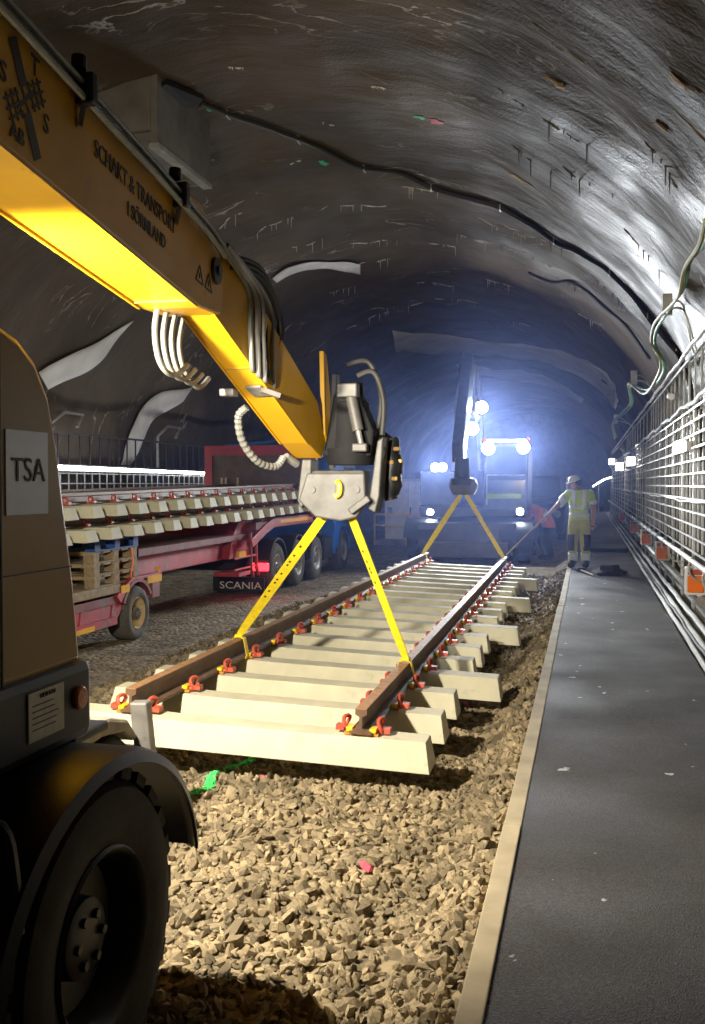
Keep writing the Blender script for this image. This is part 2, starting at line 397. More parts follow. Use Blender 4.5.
def shell_part(name, ts, label, cat):
    ys = list(np.arange(Y0, 12, 0.22)) + list(np.arange(12, 40, 0.3)) + list(np.arange(40, Y1 + 0.1, 0.8))
    m = MB(); nt = len(ts)
    for y in ys:
        for t in ts: m.v.append(tuple(shell(t, y)))
    for j in range(len(ys) - 1):
        for i in range(nt - 1):
            a = j * nt + i; m.f.append((a, a + 1, a + nt + 1, a + nt))
    me = bpy.data.meshes.new(name); me.from_pydata(m.v, [], m.f); me.materials.append(SHOT)
    me.polygons.foreach_set('use_smooth', [True] * len(me.polygons))
    o = link(bpy.data.objects.new(name, me)); WL[o.name] = V((0, 0, 0))
    return tag(o, label, cat, kind='structure')
ceiling = shell_part('ceiling', list(np.linspace(0, PI, 130)), 'dark wrinkled shotcrete vault of the tunnel', 'ceiling')
wall_right = shell_part('wall_right', list(np.linspace(-2.7, 0, 12)), 'rough rock wall behind the steel grid on the right', 'wall')
wall_left = shell_part('wall_left', list(np.linspace(PI, PI + 2.9, 12)), 'dark rough tunnel wall behind the loaded trailer', 'wall')
# far end of the tunnel with an arched opening
m = MB(); n = 24
prof = [shell(t, 71.5) for t in np.linspace(0, PI, n)]
fl = [V((p.x, 71.5, -0.6)) for p in prof]
hole = [V((-1.0 + 2.4 * math.cos(t), 71.5, -0.6 + 4.6 * math.sin(t) ** 0.7)) for t in np.linspace(0, PI, n)]
m.add([*prof, *hole], [(i, i + 1, n + i + 1, n + i) for i in range(n - 1)])
m.add([prof[0], V((1.9, 71.5, -0.6)), hole[0]], [(0, 1, 2)]); m.add([prof[-1], V((-10.1, 71.5, -0.6)), hole[-1]], [(0, 1, 2)])
m.prism([V((-3.6, 73.5, -0.6)), V((1.6, 73.5, -0.6)), V((1.6, 73.5, 4.4)), V((-3.6, 73.5, 4.4))], (0, 0.2, 0))
o = m.build('wall_back', CONC); tag(o, 'distant concrete end wall with an arched opening', 'wall', kind='structure')

# ---------------------------------------------------------------- ground
def sm(a, b, x):
    t = min(max((x - a) / (b - a), 0), 1); return t * t * (3 - 2 * t)
def ground(x, y):
    z = -0.37 + 0.29 * sm(-0.80, -0.42, x) - 0.10 * (1 - sm(-5.0, -4.0, x))
    z += 0.15 * sm(3.5, 4.9, y) * sm(-5.0, -3.9, x) * (1 - 0.75 * sm(-0.85, -0.5, x))
    return z + 0.035 * mnoise.noise(V((x * 0.9, y * 0.9, 0))) * (1 if x > -4.4 else 0.3)
xs = list(np.arange(-10.2, -5, 0.4)) + list(np.arange(-5, -0.38, 0.11)) + [-0.375]
ys = list(np.arange(-5, 2, 0.5)) + list(np.arange(2, 24, 0.16)) + list(np.arange(24, 73, 0.9))
m = MB(); nx = len(xs)
for y in ys:
    for x in xs: m.v.append((x, y, ground(x, y)))
for j in range(len(ys) - 1):
    for i in range(nx - 1):
        a = j * nx + i; m.f.append((a, a + 1, a + nx + 1, a + nx))
me = bpy.data.meshes.new('ballast_bed'); me.from_pydata(m.v, [], m.f); me.materials.append(BALL)
me.polygons.foreach_set('use_smooth', [True] * len(me.polygons))
bed = link(bpy.data.objects.new('ballast_bed', me)); WL[bed.name] = V((0, 0, 0))
tag(bed, 'bed of beige crushed stone ballast below the track panel', 'ballast', kind='structure')

# crushed stones: irregular icosahedra
PH = (1 + 5 ** 0.5) / 2
ICO = np.array([(-1, PH, 0), (1, PH, 0), (-1, -PH, 0), (1, -PH, 0), (0, -1, PH), (0, 1, PH), (0, -1, -PH), (0, 1, -PH), (PH, 0, -1), (PH, 0, 1), (-PH, 0, -1), (-PH, 0, 1)]) / math.hypot(1, PH)
ICF = np.array([(0, 11, 5), (0, 5, 1), (0, 1, 7), (0, 7, 10), (0, 10, 11), (1, 5, 9), (5, 11, 4), (11, 10, 2), (10, 7, 6), (7, 1, 8), (3, 9, 4), (3, 4, 2), (3, 2, 6), (3, 6, 8), (3, 8, 9), (4, 9, 5), (2, 4, 11), (6, 2, 10), (8, 6, 7), (9, 8, 1)])
def rand_rot(n):
    q = rng.normal(size=(n, 4)); q /= np.linalg.norm(q, axis=1)[:, None]; a, b, c, d = q.T
    return np.stack([1 - 2 * (c * c + d * d), 2 * (b * c - a * d), 2 * (b * d + a * c), 2 * (b * c + a * d), 1 - 2 * (b * b + d * d), 2 * (c * d - a * b), 2 * (b * d - a * c), 2 * (c * d + a * b), 1 - 2 * (b * b + c * c)], 1).reshape(n, 3, 3)
def stones_mesh(name, P, R, m, parent, kind):
    n = len(P)
    sh = ICO[None] * (1 + rng.normal(0, 0.22, (n, 12, 1))) * (np.array([1.25, 0.85, 0.62])[None] * (1 + rng.normal(0, 0.16, (n, 3))))[:, None]
    vv = np.einsum('nij,nkj->nki', rand_rot(n), sh) * np.asarray(R)[:, None, None] + np.asarray(P)[:, None]
    ff = (ICF[None] + (np.arange(n) * 12)[:, None, None]).reshape(-1, 3)
    me = bpy.data.meshes.new(name); me.vertices.add(n * 12); me.vertices.foreach_set('co', vv.reshape(-1).astype(np.float32))
    me.loops.add(len(ff) * 3); me.loops.foreach_set('vertex_index', ff.reshape(-1).astype(np.int32))
    me.polygons.add(len(ff)); me.polygons.foreach_set('loop_start', np.arange(0, len(ff) * 3, 3, dtype=np.int32)); me.polygons.foreach_set('loop_total', np.full(len(ff), 3, dtype=np.int32))
    me.polygons.foreach_set('use_smooth', np.zeros(len(ff), dtype=bool)); me.update(); me.validate(); me.materials.append(m)
    o = link(bpy.data.objects.new(name, me)); o.parent = parent
    if kind: o['kind'] = kind
    return o
def scatter(x0, x1, y0, y1, dens):
    n = int((x1 - x0) * (y1 - y0) * dens); return np.c_[rng.uniform(x0, x1, n), rng.uniform(y0, y1, n)]
pts = np.vstack([scatter(-2.9, -0.39, 3.0, 6.6, 900), scatter(-1.35, -0.39, 6.6, 12, 640), scatter(-1.35, -0.39, 12, 20, 260), scatter(-4.9, -2.4, 6.6, 11, 330), scatter(-5.0, -3.0, 11, 17, 200), scatter(-2.9, -1.2, 6.6, 9, 300)])
rad = np.clip(rng.lognormal(math.log(0.0205), 0.32, len(pts)), 0.009, 0.044)
P3 = np.array([(x, y, ground(x, y) + r * rng.uniform(-0.1, 0.55)) for (x, y), r in zip(pts, rad)])
# the 300 stones that show largest: near the camera, in view, between the wheel and the kerb
vis = (P3[:, 1] < 4.9) & (P3[:, 0] > -0.34 * P3[:, 1] - 0.05) & (P3[:, 0] < -0.42)
order = np.argsort(-(rad / np.hypot(P3[:, 0], P3[:, 1])) * vis)[:300]
single = np.zeros(len(P3), bool); single[order] = True
stones_mesh('gravel', P3[~single], rad[~single], STONEG, bed, 'stuff')
protos = []
for k in range(14):
    sh = ICO * (1 + rng.normal(0, 0.22, (12, 1))) * (np.array([1.25, 0.85, 0.62]) * (1 + rng.normal(0, 0.14, 3)))
    me = bpy.data.meshes.new('stone'); me.from_pydata([tuple(q) for q in sh], [], [tuple(f) for f in ICF]); me.materials.append(STONEO); protos.append(me)
for k, i in enumerate(order):
    o = link(bpy.data.objects.new('stone', protos[k % 14])); o.parent = bed; o.location = P3[i] + np.array((0, 0, 0.006)); o.scale = [rad[i]] * 3
    o.rotation_euler = rng.uniform(0, 6.28, 3)
# sprayed line across the ballast and a pink marked stone
n = 420; tt = rng.uniform(0, 1, n)
gx = -2.29 + 0.07 * tt + 0.05 * np.sin(tt * 9) + rng.normal(0, 0.011, n); gy = 5.34 + 0.92 * tt + rng.normal(0, 0.015, n)
o = stones_mesh('green_painted_gravel', np.array([(x, y, ground(x, y) + 0.024) for x, y in zip(gx, gy)]), rng.uniform(0.007, 0.016, n), PAINTGL, bed, 'stuff')
o['label'] = 'stones sprayed with a bright green line'
for (x, y, r) in ((-1.03, 4.58, 0.034), (-0.98, 8.1, 0.03), (-1.95, 5.75, 0.02)):
    o = link(bpy.data.objects.new('stone', protos[3].copy())); o.data.materials[0] = PAINTP; o.parent = bed
    o.location = (x, y, ground(x, y) + 0.03); o.scale = (r, r * 1.5, r); o.rotation_euler = (0.3, 0.2, 0.9); o['label'] = 'stone sprayed pink'

# walkway, verge and kerb
def edge_x(y): return 0.98 + 0.05 * mnoise.noise(V((y * 0.8, 3, 0))) + 0.03 * mnoise.noise(V((y * 3, 3, 0)))
yy = list(np.arange(-5, 25, 0.25)) + list(np.arange(25, 72.1, 1.5)); m = MB()
for i, y in enumerate(yy): m.v += [(-0.30, y, 0), (edge_x(y), y, 0), (edge_x(y), y, -0.06), (-0.30, y, -0.35)]
for i in range(len(yy) - 1):
    a = i * 4; b = a + 4
    m.f += [(a, a + 1, b + 1, b), (a + 1, a + 2, b + 2, b + 1), (a + 3, a, b, b + 3)]
o = m.build('floor', ASPH); tag(o, 'dark worn asphalt walkway along the right wall', 'walkway', kind='structure')
m = MB()
for i, y in enumerate(yy):
    for x in (0.85, 1.05, 1.3, 1.6, 1.95): m.v.append((x, y, -0.03 + 0.03 * mnoise.noise(V((x * 4, y * 1.5, 5)))))
for i in range(len(yy) - 1):
    for k in range(4):
        a = i * 5 + k; m.f.append((a, a + 1, a + 6, a + 5))
o = m.build('floor_verge', VERGE, smooth=True); tag(o, 'sandy strip between the asphalt and the steel grid', 'ground', kind='structure')
kerb = link(bpy.data.objects.new('trim_1', None)); WL[kerb.name] = V((0, 0, 0)); tag(kerb, 'pale timber kerb edging the asphalt walkway', 'kerb', kind='structure')
yk = -4.0
while yk < 60:
    ln = 2.9 if yk < 25 else 6.0
    dz = random.uniform(-0.004, 0.006); dx = random.uniform(-0.004, 0.004)
    MB().box((-0.383 + dx, yk + 0.004, -0.42), (-0.298 + dx, yk + ln - 0.004, 0.012 + dz)).build('kerb_board', KERB, kerb, bevel=0.006)
    yk += ln

# pale membrane sheets hung on the vault
def sheet(name, a, b, label, n=5, k=4):
    A = curve_pts([(t, y, 0) for t, y in a], n); B = curve_pts([(t, y, 0) for t, y in b], n); m = MB()
    for p, q in zip(A, B):
        for i in range(k + 1):
            u = p.lerp(q, i / k); w = 0.03 * mnoise.noise(V((u.x * 9, u.y * 1.3, 0)))
            m.v.append(tuple(shell(u.x, u.y, 0.05 + w)))
    nn = len(A)
    for j in range(nn - 1):
        for i in range(k):
            a_ = j * (k + 1) + i; m.f.append((a_, a_ + 1, a_ + k + 2, a_ + k + 1))
    o = m.build(name, MEMB, ceiling, smooth=True)
    sd = o.modifiers.new('thickness', 'SOLIDIFY'); sd.thickness = 0.012
    o['label'] = label
sheet('membrane_sheet', [(1.913, 30.05), (1.652, 32.76), (1.293, 33.7), (0.902, 30.9), (0.642, 28.88), (0.509, 32.39)], [(2.012, 33.27), (1.758, 36.96), (1.397, 38.7), (1.068, 36.8), (0.766, 35.23), (0.519, 37.24)], 'long pale grey membrane sheet')
sheet('membrane_sheet', [(1.791, 39.77), (1.504, 43.15), (1.113, 43.28), (0.812, 44.3)], [(1.778, 44.37), (1.482, 47.25), (1.142, 47.39), (0.846, 48.34)], 'narrow pale membrane sheet')
sheet('membrane_sheet', [(2.061, 20.56), (1.923, 20.08), (1.831, 20.8), (1.747, 21.7)], [(2.063, 20.87), (1.942, 20.8), (1.857, 21.52), (1.78, 22.48)], 'short pale membrane strip')
sheet('membrane_sheet', [(2.492, 17.75), (2.597, 16.93), (2.711, 16.22), (2.795, 15.8)], [(2.558, 17.61), (2.659, 17.47), (2.764, 16.99), (2.853, 16.22)], 'pale slanting membrane strip')
sheet('membrane_sheet', [(2.702, 22.18), (2.791, 20.66), (2.932, 20.13), (3.29, 19.57)], [(2.79, 22.06), (2.857, 21.48), (2.976, 20.74), (3.28, 20.05)], 'pale curved membrane strip')
# calcite drips, ochre stains and survey paint
DR = [(1.588, 11.24, 1), (1.152, 9.34, 1), (0.853, 8.92, 1), (1.623, 14.85, 1), (1.843, 13.91, 1), (1.555, 17.47, 3), (1.247, 16.22, 3), (0.923, 12.78, 2), (0.765, 12.1, 2), (1.181, 18.89, 4), (1.051, 17.46, 4), (0.947, 17.1, 3), (1.523, 24.82, 3), (1.826, 19.09, 3), (1.696, 21.84, 3), (1.438, 26.78, 3), (1.866, 17.43, 3), (2.08, 18.16, 2), (0.696, 17.84, 3), (0.86, 19.77, 3), (1.138, 29.63, 3), (1.936, 27.72, 3), (1.746, 27.04, 3), (1.06, 19.09, 4), (0.831, 10.89, 2), (0.58, 9.76, 2), (0.584, 13.1, 2), (0.94, 10.84, 1), (1.95, 16.5, 2), (1.35, 20.5, 3), (1.62, 20.1, 3), (2.2, 20.0, 2), (1.2, 23.5, 3), (0.75, 22.5, 3), (1.45, 13.2, 1), (1.25, 11.8, 1), (2.3, 24.5, 3), (1.9, 23.5, 3)]
for i_, (t, y, n) in enumerate(DR):
    m = MB(); r_ = random.Random(i_ * 17 + 3); ph = r_.uniform(0, 6); sl_ = r_.uniform(-2.2, 2.2); w_ = 0.030 * n * r_.uniform(0.6, 1.3)
    seam = lambda u: (t + u, y + sl_ * u + 0.10 * math.sin(u * 23 + ph) + 0.05 * math.sin(u * 61 + ph * 2))
    for seg in range(n + 1):          # broken pieces of crust along the seam
        u0 = r_.uniform(-w_, w_); ln = r_.uniform(0.2, 0.6) * w_
        pp = [shell(*seam(u0 + ln * k / 5), 0.002) for k in range(6)]
        m.tube(pp, [0.003, r_.uniform(.006, .02), r_.uniform(.004, .016), r_.uniform(.008, .022), r_.uniform(.004, .012), 0.003], n=5)
    for k in range(n * 2):
        p = shell(*seam(r_.uniform(-w_, w_)), 0.0); ln = r_.choice((0.03, 0.05, 0.07, 0.12, 0.20)) if n > 1 else 0.03
        m.tube([p + V((0, 0, 0.03)), p - V((0, 0, ln * 0.5)), p - V((0, 0, ln))], [0.010, 0.007, 0.003], n=5)
    m.build('calcite_drips', CALC, ceiling)
def splat(name, t, y, w, h, mt, label, seed):
    r = random.Random(seed); m = MB(); c = shell(t, y, 0.012); n = 14
    ring = []
    for k in range(n):
        a = 2 * PI * k / n; q = r.uniform(0.45, 1.0)
        ring.append(shell(t + w * math.cos(a) * q, y + h * math.sin(a) * q, 0.006))
    m.add([c] + ring, [(0, 1 + k, 1 + (k + 1) % n) for k in range(n)])
    o = m.build(name, mt, ceiling); s_ = o.modifiers.new('thickness', 'SOLIDIFY'); s_.thickness = 0.004; o['label'] = label
splat('paint_mark', 1.175, 12.75, 0.022, 0.16, PAINTR, 'red sprayed survey mark', 1)
splat('paint_mark', 1.21, 12.65, 0.016, 0.12, PAINTG, 'green sprayed survey mark beside red one', 2)
splat('paint_mark', 1.56, 14.95, 0.022, 0.16, PAINTG, 'green sprayed mark', 3)
splat('paint_mark', 1.72, 12.3, 0.02, 0.10, PAINTG, 'faint green mark near concrete box', 4)
for k, (t, y, a, b) in enumerate(((0.985, 14.0, 0.05, 0.05), (0.995, 14.1, 0.03, 0.09), (0.59, 7.72, 0.035, 0.03), (0.60, 7.75, 0.02, 0.08), (0.566, 8.53, 0.05, 0.03), (0.62, 9.0, 0.02, 0.05), (0.853, 9.77, 0.03, 0.03), (0.84, 9.8, 0.015, 0.08), (0.80, 8.8, 0.03, 0.025))):
    splat('ochre_stain', t, y, a, b, CALCO, 'ochre mineral crust', 20 + k)

# hanging concrete box
bx = thing('concrete_box', 'raw concrete box hanging from the vault behind the yellow boom', 'concrete box', (-5.7, 11.8, 5.68))
MB().prism([(-5.05, 11.0, 5.74), (-5.05, 12.7, 5.70), (-5.05, 12.7, 6.55), (-5.05, 12.3, 6.66), (-5.05, 11.6, 6.80), (-5.05, 11.0, 6.85)], (-0.09, 0, 0)).build('side_panel', BOXC, bx, bevel=0.01)
MB().box((-6.4, 11.0, 5.90), (-5.14, 11.09, 7.0)).build('front_panel', BOXC, bx, bevel=0.01)
MB().box((-6.4, 11.09, 5.80), (-5.06, 12.62, 5.90)).build('underside', BOXC, bx)
MB().box((-5.16, 11.0, 5.68), (-5.03, 12.72, 5.735)).build('edge_angle', CONC, bx)
MB().box((-6.4, 12.62, 5.72), (-5.06, 12.7, 6.75)).build('back_panel', BOXC, bx)
MB().beam((-5.45, 11.15, 5.9), (-5.42, 11.3, 5.62), 0.16, 0.16).build('outlet', DKST, bx, bevel=0.03)
o = MB().prism([shell(1.775, 11.15, 0.10), shell(1.74, 11.1, 0.10), shell(1.70, 11.75, 0.12), shell(1.735, 11.95, 0.12), shell(1.765, 11.8, 0.12)], (0, 0, 0.06)).build('junction_plate', BLK)
tag(o, 'black rubber plate on the vault where the ceiling cable starts', 'plate')

# ring cable round the vault
CT = [(1.725, 12.01), (1.641, 13.07), (1.535, 14.25), (1.401, 15.16), (1.248, 15.82), (1.075, 16.2), (0.916, 16.39), (0.738, 16.15), (0.572, 16.1), (0.419, 15.97), (0.303, 15.6), (0.206, 15.55), (0.1, 15.5), (-0.4, 15.5)]
rc = thing('ceiling_cable', 'thick black cable clipped in an arc across the vault', 'cable', tuple(shell(1.725, 12.01)))
path = [shell(p.x, p.y, 0.05) for p in curve_pts([(t, y, 0) for t, y in CT], 8)]
MB().tube(path, 0.038, n=8).build('cable', CABLEB, rc, smooth=True)
MB().tube([p + V((0.02, 0.06, 0.02)) for p in path], 0.022, n=6).build('thin_cable', CABLEB, rc, smooth=True)
for i in range(4, len(path) - 4, 9):
    p = path[i]; MB().cbox(p + V((0, 0.03, 0.0)), (0.02, 0.14, 0.09)).build('cable_clip', GALV, rc)
path = [shell(t, y, 0.03) for t, y in ((1.03, 20.6), (0.98, 20.4), (0.92, 20.2), (0.86, 19.6), (0.78, 19.3), (0.70, 19.4), (0.60, 19.6), (0.45, 20))]
o = MB().tube(curve_pts(path, 5), 0.03, n=6).build('ceiling_cable', CABLEB, smooth=True); tag(o, 'thin black cable on the vault beyond the thick arc cable', 'cable')

# ---------------------------------------------------------------- right hand steel grid along the wall
FX = 1.30
fence = thing('steel_grid_fence', 'galvanised steel grid with posts standing along the right wall', 'fence', (FX, 12, 0))
FY0, FY1 = 3.0, 58.0
pm = MB().box((-0.016, -0.04, 0), (0.016, 0.04, 2.62))
for k in range(20): pm.cbox((-0.017, 0, 0.12 + k * 0.12), (0.006, 0.03, 0.05))
p0 = pm.build('post', GALV, fence, local=True); p0.location = (0, FY0 - 12, 0)
y = FY0 + 1.0
while y < FY1: inst(p0, fence, (0, y - 12, 0)); y += 1.5 if y < 24 else 3.0
u0 = MB().box((-0.011, -0.011, 0.78), (0.011, 0.011, 2.58)).build('upright_bar', GALV, fence, local=True); u0.location = (0.05, FY0 - 12 + 0.25, 0)
y = FY0 + 0.5
while y < 40:
    inst(u0, fence, (0.05, y - 12, 0)); y += 0.5 if y < 24 else 1.0
t0 = MB().box((-0.012, -0.012, 2.55), (0.012, 0.012, 3.34)).build('picket', GALV, fence, local=True); t0.location = (0.03, FY0 - 12 + 0.2, 0)
y = FY0 + 0.55
while y < 36:
    inst(t0, fence, (0.03, y - 12, 0)); y += 0.75 if y < 22 else 1.5
for k, z in enumerate((0.80, 0.97, 1.13, 1.29, 1.45, 1.61, 1.77, 1.93, 2.09, 2.25, 2.42, 2.58)):
    MB().box((FX - 0.040, FY0, z - 0.011), (FX - 0.022, FY1, z + 0.011)).build('grid_rail', GALV, fence)
MB().box((FX + 0.015, FY0, 3.31), (FX + 0.05, FY1, 3.35)).build('top_rail', GALV, fence)
for z in (0.62, 0.12):
    MB().box((FX + 0.02, FY0, z - 0.02), (FX + 0.05, FY1, z + 0.02)).build('lower_rail', GALV, fence)

def wavy(name, pts, r, mt, label, n=6, sag=0.012, f=2.0):
    P = curve_pts(pts, n)
    P = [p + V((0, 0, sag * math.sin(p.y * f + r * 900) + sag * 0.6 * math.sin(p.y * f * 2.7))) for p in P]
    o = MB().tube(P, r, n=8).build(name, mt, smooth=True); return tag(o, label, 'cable' if 'cable' in name else 'pipe')
def along(x, z, a=2.6, b=58, st=1.6): return [(x, y, z) for y in np.arange(a, b, st)]
wavy('grid_cable', along(FX - 0.055, 2.66), 0.026, WHTC, 'white cable running along the top of the steel grid', sag=0.02)
wavy('top_cable', along(FX - 0.03, 3.40), 0.028, WHTC, 'white cable on the top rail above the pickets', sag=0.012)
hp = thing('handrail_pipe', 'straight white pipe bracketed along the grid above the orange boxes', 'pipe', (FX - 0.15, 12, 0.78))
MB().tube([(FX - 0.15, 2.6, 0.78), (FX - 0.15, 58, 0.70)], 0.032, n=10).build('pipe', WHT, hp, smooth=True)
for y in np.arange(3.2, 40, 1.4): MB().tube(curve_pts([(FX + 0.02, y, 0.56), (FX - 0.10, y, 0.56), (FX - 0.17, y, 0.62), (FX - 0.19, y, 0.72), (FX - 0.15, y, 0.82)], 3), 0.013, n=6).build('bracket', GALV, hp)
wavy('mid_cable', along(FX - 0.05, 1.42), 0.016, WHTC, 'thin pale cable looped along the middle of the grid', sag=0.012, f=1.1)
o = MB(); yy_ = np.arange(2.6, 46, 0.10)
for y in yy_: o.lathe((FX - 0.02, y, 0.30), (0, 1, 0), [(-0.03, 0.045), (0.0, 0.06), (0.03, 0.045)], n=8)
o = o.build('corrugated_conduit', GALV); tag(o, 'ribbed grey conduit low on the grid above the floor cables', 'conduit')
wavy('floor_cable', along(FX - 0.10, 0.10), 0.032, WHTC, 'white floor cable nearest the wall', sag=0.008)
wavy('floor_cable', along(FX - 0.19, 0.04), 0.034, WHTC, 'white floor cable in the middle of the three', sag=0.006)
wavy('floor_cable', along(FX - 0.28, 0.025), 0.026, WHTC, 'white floor cable nearest the asphalt', sag=0.006)
wavy('floor_cable', along(FX - 0.235, 0.055), 0.016, CABLEB, 'thin black floor cable between the white ones', sag=0.01)
names_ = ['nearest orange fronted socket box on the grid, cut by the frame', 'second orange socket box along the grid', 'third orange socket box along the grid', 'fourth orange socket box along the grid', 'farthest orange socket box along the grid']
for k, (y, z) in enumerate(((11.75, 0.42), (16.9, 0.42), (21.5, 0.40), (27.0, 0.38), (36.0, 0.36))):
    q = thing('socket_box', names_[k], 'socket box', (FX - 0.12, y, z), 'orange socket boxes on the grid')
    MB().box((FX - 0.21, y - 0.06, z - 0.04), (FX + 0.02, y + 0.14, z + 0.27)).build('housing', WHT, q, bevel=0.008)
    MB().box((FX - 0.195, y - 0.09, z - 0.01), (FX - 0.02, y - 0.06, z + 0.18)).build('orange_cover', ORANGE, q, bevel=0.01)
    MB().box((FX - 0.19, y - 0.075, z + 0.19), (FX - 0.03, y - 0.06, z + 0.25)).build('top_label', CLIPR, q)
def fence_lamp(y, z, label, e=L_FENCE, ln=0.55, sz=0.12):
    q = thing('fence_lamp', label, 'lamp', (FX - 0.12, y, z), 'white lamps fixed to the steel grid')
    MB().box((FX - 0.10, y - ln / 2, z - 0.06), (FX - 0.03, y + ln / 2, z + 0.06)).build('housing', GALV, q, bevel=0.01)
    for k in range(3):
        MB().cbox((FX - 0.10 - sz / 2, y - ln / 3 + k * ln / 3, z), (sz, ln / 3.6, sz * 1.1)).build('glowing_panel', LENSW, q, bevel=0.015)
    MB().box((FX - 0.03, y - 0.03, z - 0.10), (FX + 0.02, y + 0.03, z + 0.10)).build('bracket', GALV, q)
    lamp('lamp_light', 'SPOT', (FX - 0.16 - sz, y, z), e, (1.0, 0.96, 0.90), 0.12, aim=(FX - 0.9, y - 0.7, z - 1.0), angle=150, blend=0.5, parent=q)
fence_lamp(13.3, 2.12, 'nearest bright white lamp on the steel grid')
fence_lamp(27.0, 2.24, 'second bright white lamp along the steel grid', L_FENCE * 0.7, sz=0.2)
fence_lamp(36, 2.25, 'third bright white lamp along the steel grid', L_FENCE * 0.4, sz=0.24)
fence_lamp(48, 2.7, 'farthest bright white lamp along the steel grid', L_FENCE * 0.4, sz=0.24)
q = thing('led_strip', 'distant glowing light string curving along the right wall', 'light strip', (0.9, 55, 0))
for x_, y_, z_ in ((1.15, 52.0, 1.98), (0.6, 58.0, 1.72)): MB().tube([(x_, y_ + 0.05, 0.0), (x_, y_ + 0.05, z_ + 0.05)], 0.03, n=6).build('stand', GALV, q)
o = MB().tube(curve_pts([(1.15, 52, 1.98), (0.9, 55, 1.9), (0.6, 58, 1.72), (0.3, 60, 1.50)], 5), 0.035, n=8).build('tube', LED, q, smooth=True)

# bent conduits with tag plates and green cables above the grid
def conduit(y, dx, z, label, cut):
    q = thing('tag_plate_arm', label, 'plate holder', (FX, y, 3.32), 'white tag plates above the grid')
    MB().box((0.90 + dx, y, z - 0.12), (1.02 + dx, y + 0.015, z + 0.16)).build('plate', WHT, q, bevel=0.005)
    for k, d in enumerate((0.0, 0.30)):
        MB().tube(curve_pts([(FX + 0.02, y + d, 3.30), (FX - 0.02, y + d, 3.42), (1.0 + dx + 0.15, y + d * 0.5, z - 0.06 + k * 0.10), (0.97 + dx, y + 0.02, z - 0.04 + k * 0.10)], 5), 0.014, n=6).build('arm', WHTC, q, smooth=True)
conduit(13.0, 0.0, 3.88, 'nearest white tag plate on two bent arms above the grid', 0)
conduit(20.0, -0.10, 3.70, 'second white tag plate on two bent arms above the grid', 0)
conduit(31.0, -0.15, 3.60, 'small far white tag plate above the grid', 0)
gp = [(0.98, 8.6, 3.80), (1.0, 9.3, 3.79), (0.97, 10.3, 3.85), (0.97, 10.9, 3.72), (0.95, 12.0, 3.74), (0.95, 13.2, 3.80), (0.92, 14.4, 3.80), (0.94, 15.0, 3.66), (1.02, 14.4, 3.34), (1.03, 15.0, 3.20), (0.98, 17.6, 3.26), (0.80, 20.0, 3.56), (0.90, 21.5, 3.35), (0.90, 26, 3.45), (0.75, 31, 3.5), (0.95, 36, 3.3)]
o = MB().tube(curve_pts(gp, 6), 0.022, n=8).build('green_cable', CABLEG, smooth=True); tag(o, 'green cable hanging in loops over the tag plates', 'cable')
o = MB().tube(curve_pts([(x - 0.04, y + 0.1, z + 0.06 * math.sin(y)) for x, y, z in gp], 6), 0.022, n=8).build('olive_cable', CABLEO, smooth=True); tag(o, 'olive yellow cable looping beside the green one', 'cable')
o = MB().tube([(1.18, 15.1, 2.92), (1.22, 15.9, 3.0)], 0.05, n=10).build('pipe_stub', WHT, smooth=True); tag(o, 'short white tube hung between the pickets', 'tube')

# ---------------------------------------------------------------- left wall railing, LED strip, bent pipes
LX = -9.55
q = thing('wall_railing', 'dark railing with thin uprights along the left wall above the light strip', 'railing', (LX, 18, 1.2))
MB().box((LX - 0.02, 10, 2.58), (LX + 0.02, 30, 2.62)).build('top_rail', DKST, q)
MB().box((LX - 0.02, 10, 1.98), (LX + 0.02, 30, 2.01)).build('bottom_rail', DKST, q)
b0 = MB().box((-0.012, -0.012, 0.1), (0.012, 0.012, 1.40)).build('upright', DKST, q, local=True); b0.location = (0, -8, 0)
for y in np.arange(10.4, 30, 0.4): inst(b0, q, (0, y - 18, 0))
q = thing('wire_mesh_panel', 'pale wire mesh strip below the light strip on the left wall', 'mesh panel', (LX + 0.1, 18, 1.0))
for z in (1.15, 1.40, 1.65, 1.84): MB().box((LX + 0.09, 10, z - 0.01), (LX + 0.11, 30, z + 0.01)).build('horizontal_wire', GALV, q)
b0 = MB().box((-0.01, -0.01, 0.0), (0.01, 0.01, 0.86)).build('vertical_wire', GALV, q, local=True); b0.location = (0, -8, 0)
for y in np.arange(10.3, 30, 0.3): inst(b0, q, (0, y - 18, 0))
q = thing('led_strip', 'long glowing white light strip along the left wall above the trailer load', 'light strip', (LX + 0.15, 18, 1.93))
MB().tube([(LX + 0.17, 10.5, 1.99), (LX + 0.17, 20, 1.93), (LX + 0.17, 29, 1.86)], 0.028, n=8).build('tube', LED, q, smooth=True)
MB().box((LX + 0.06, 10.5, 1.88), (LX + 0.14, 29, 1.96)).build('channel', GALV, q)
for k, (y, lb) in enumerate(((16.3, 'bent white pipe on the left wall nearest the excavator'), (21.0, 'second bent white pipe on the left wall'))):
    o = MB().tube([(LX - 0.34, y - 0.1, 2.0), (LX - 0.14, y, 2.0), (LX - 0.14, y + 0.05, 2.75), (LX - 0.12, y + 0.55, 3.0), (LX - 0.12, y + 1.25, 3.0), (LX - 0.14, y + 1.05, 2.75)], 0.035, n=7).build('bent_pipe', GALV, smooth=True)
    tag(o, lb, 'pipe', 'bent pipes on the left wall')

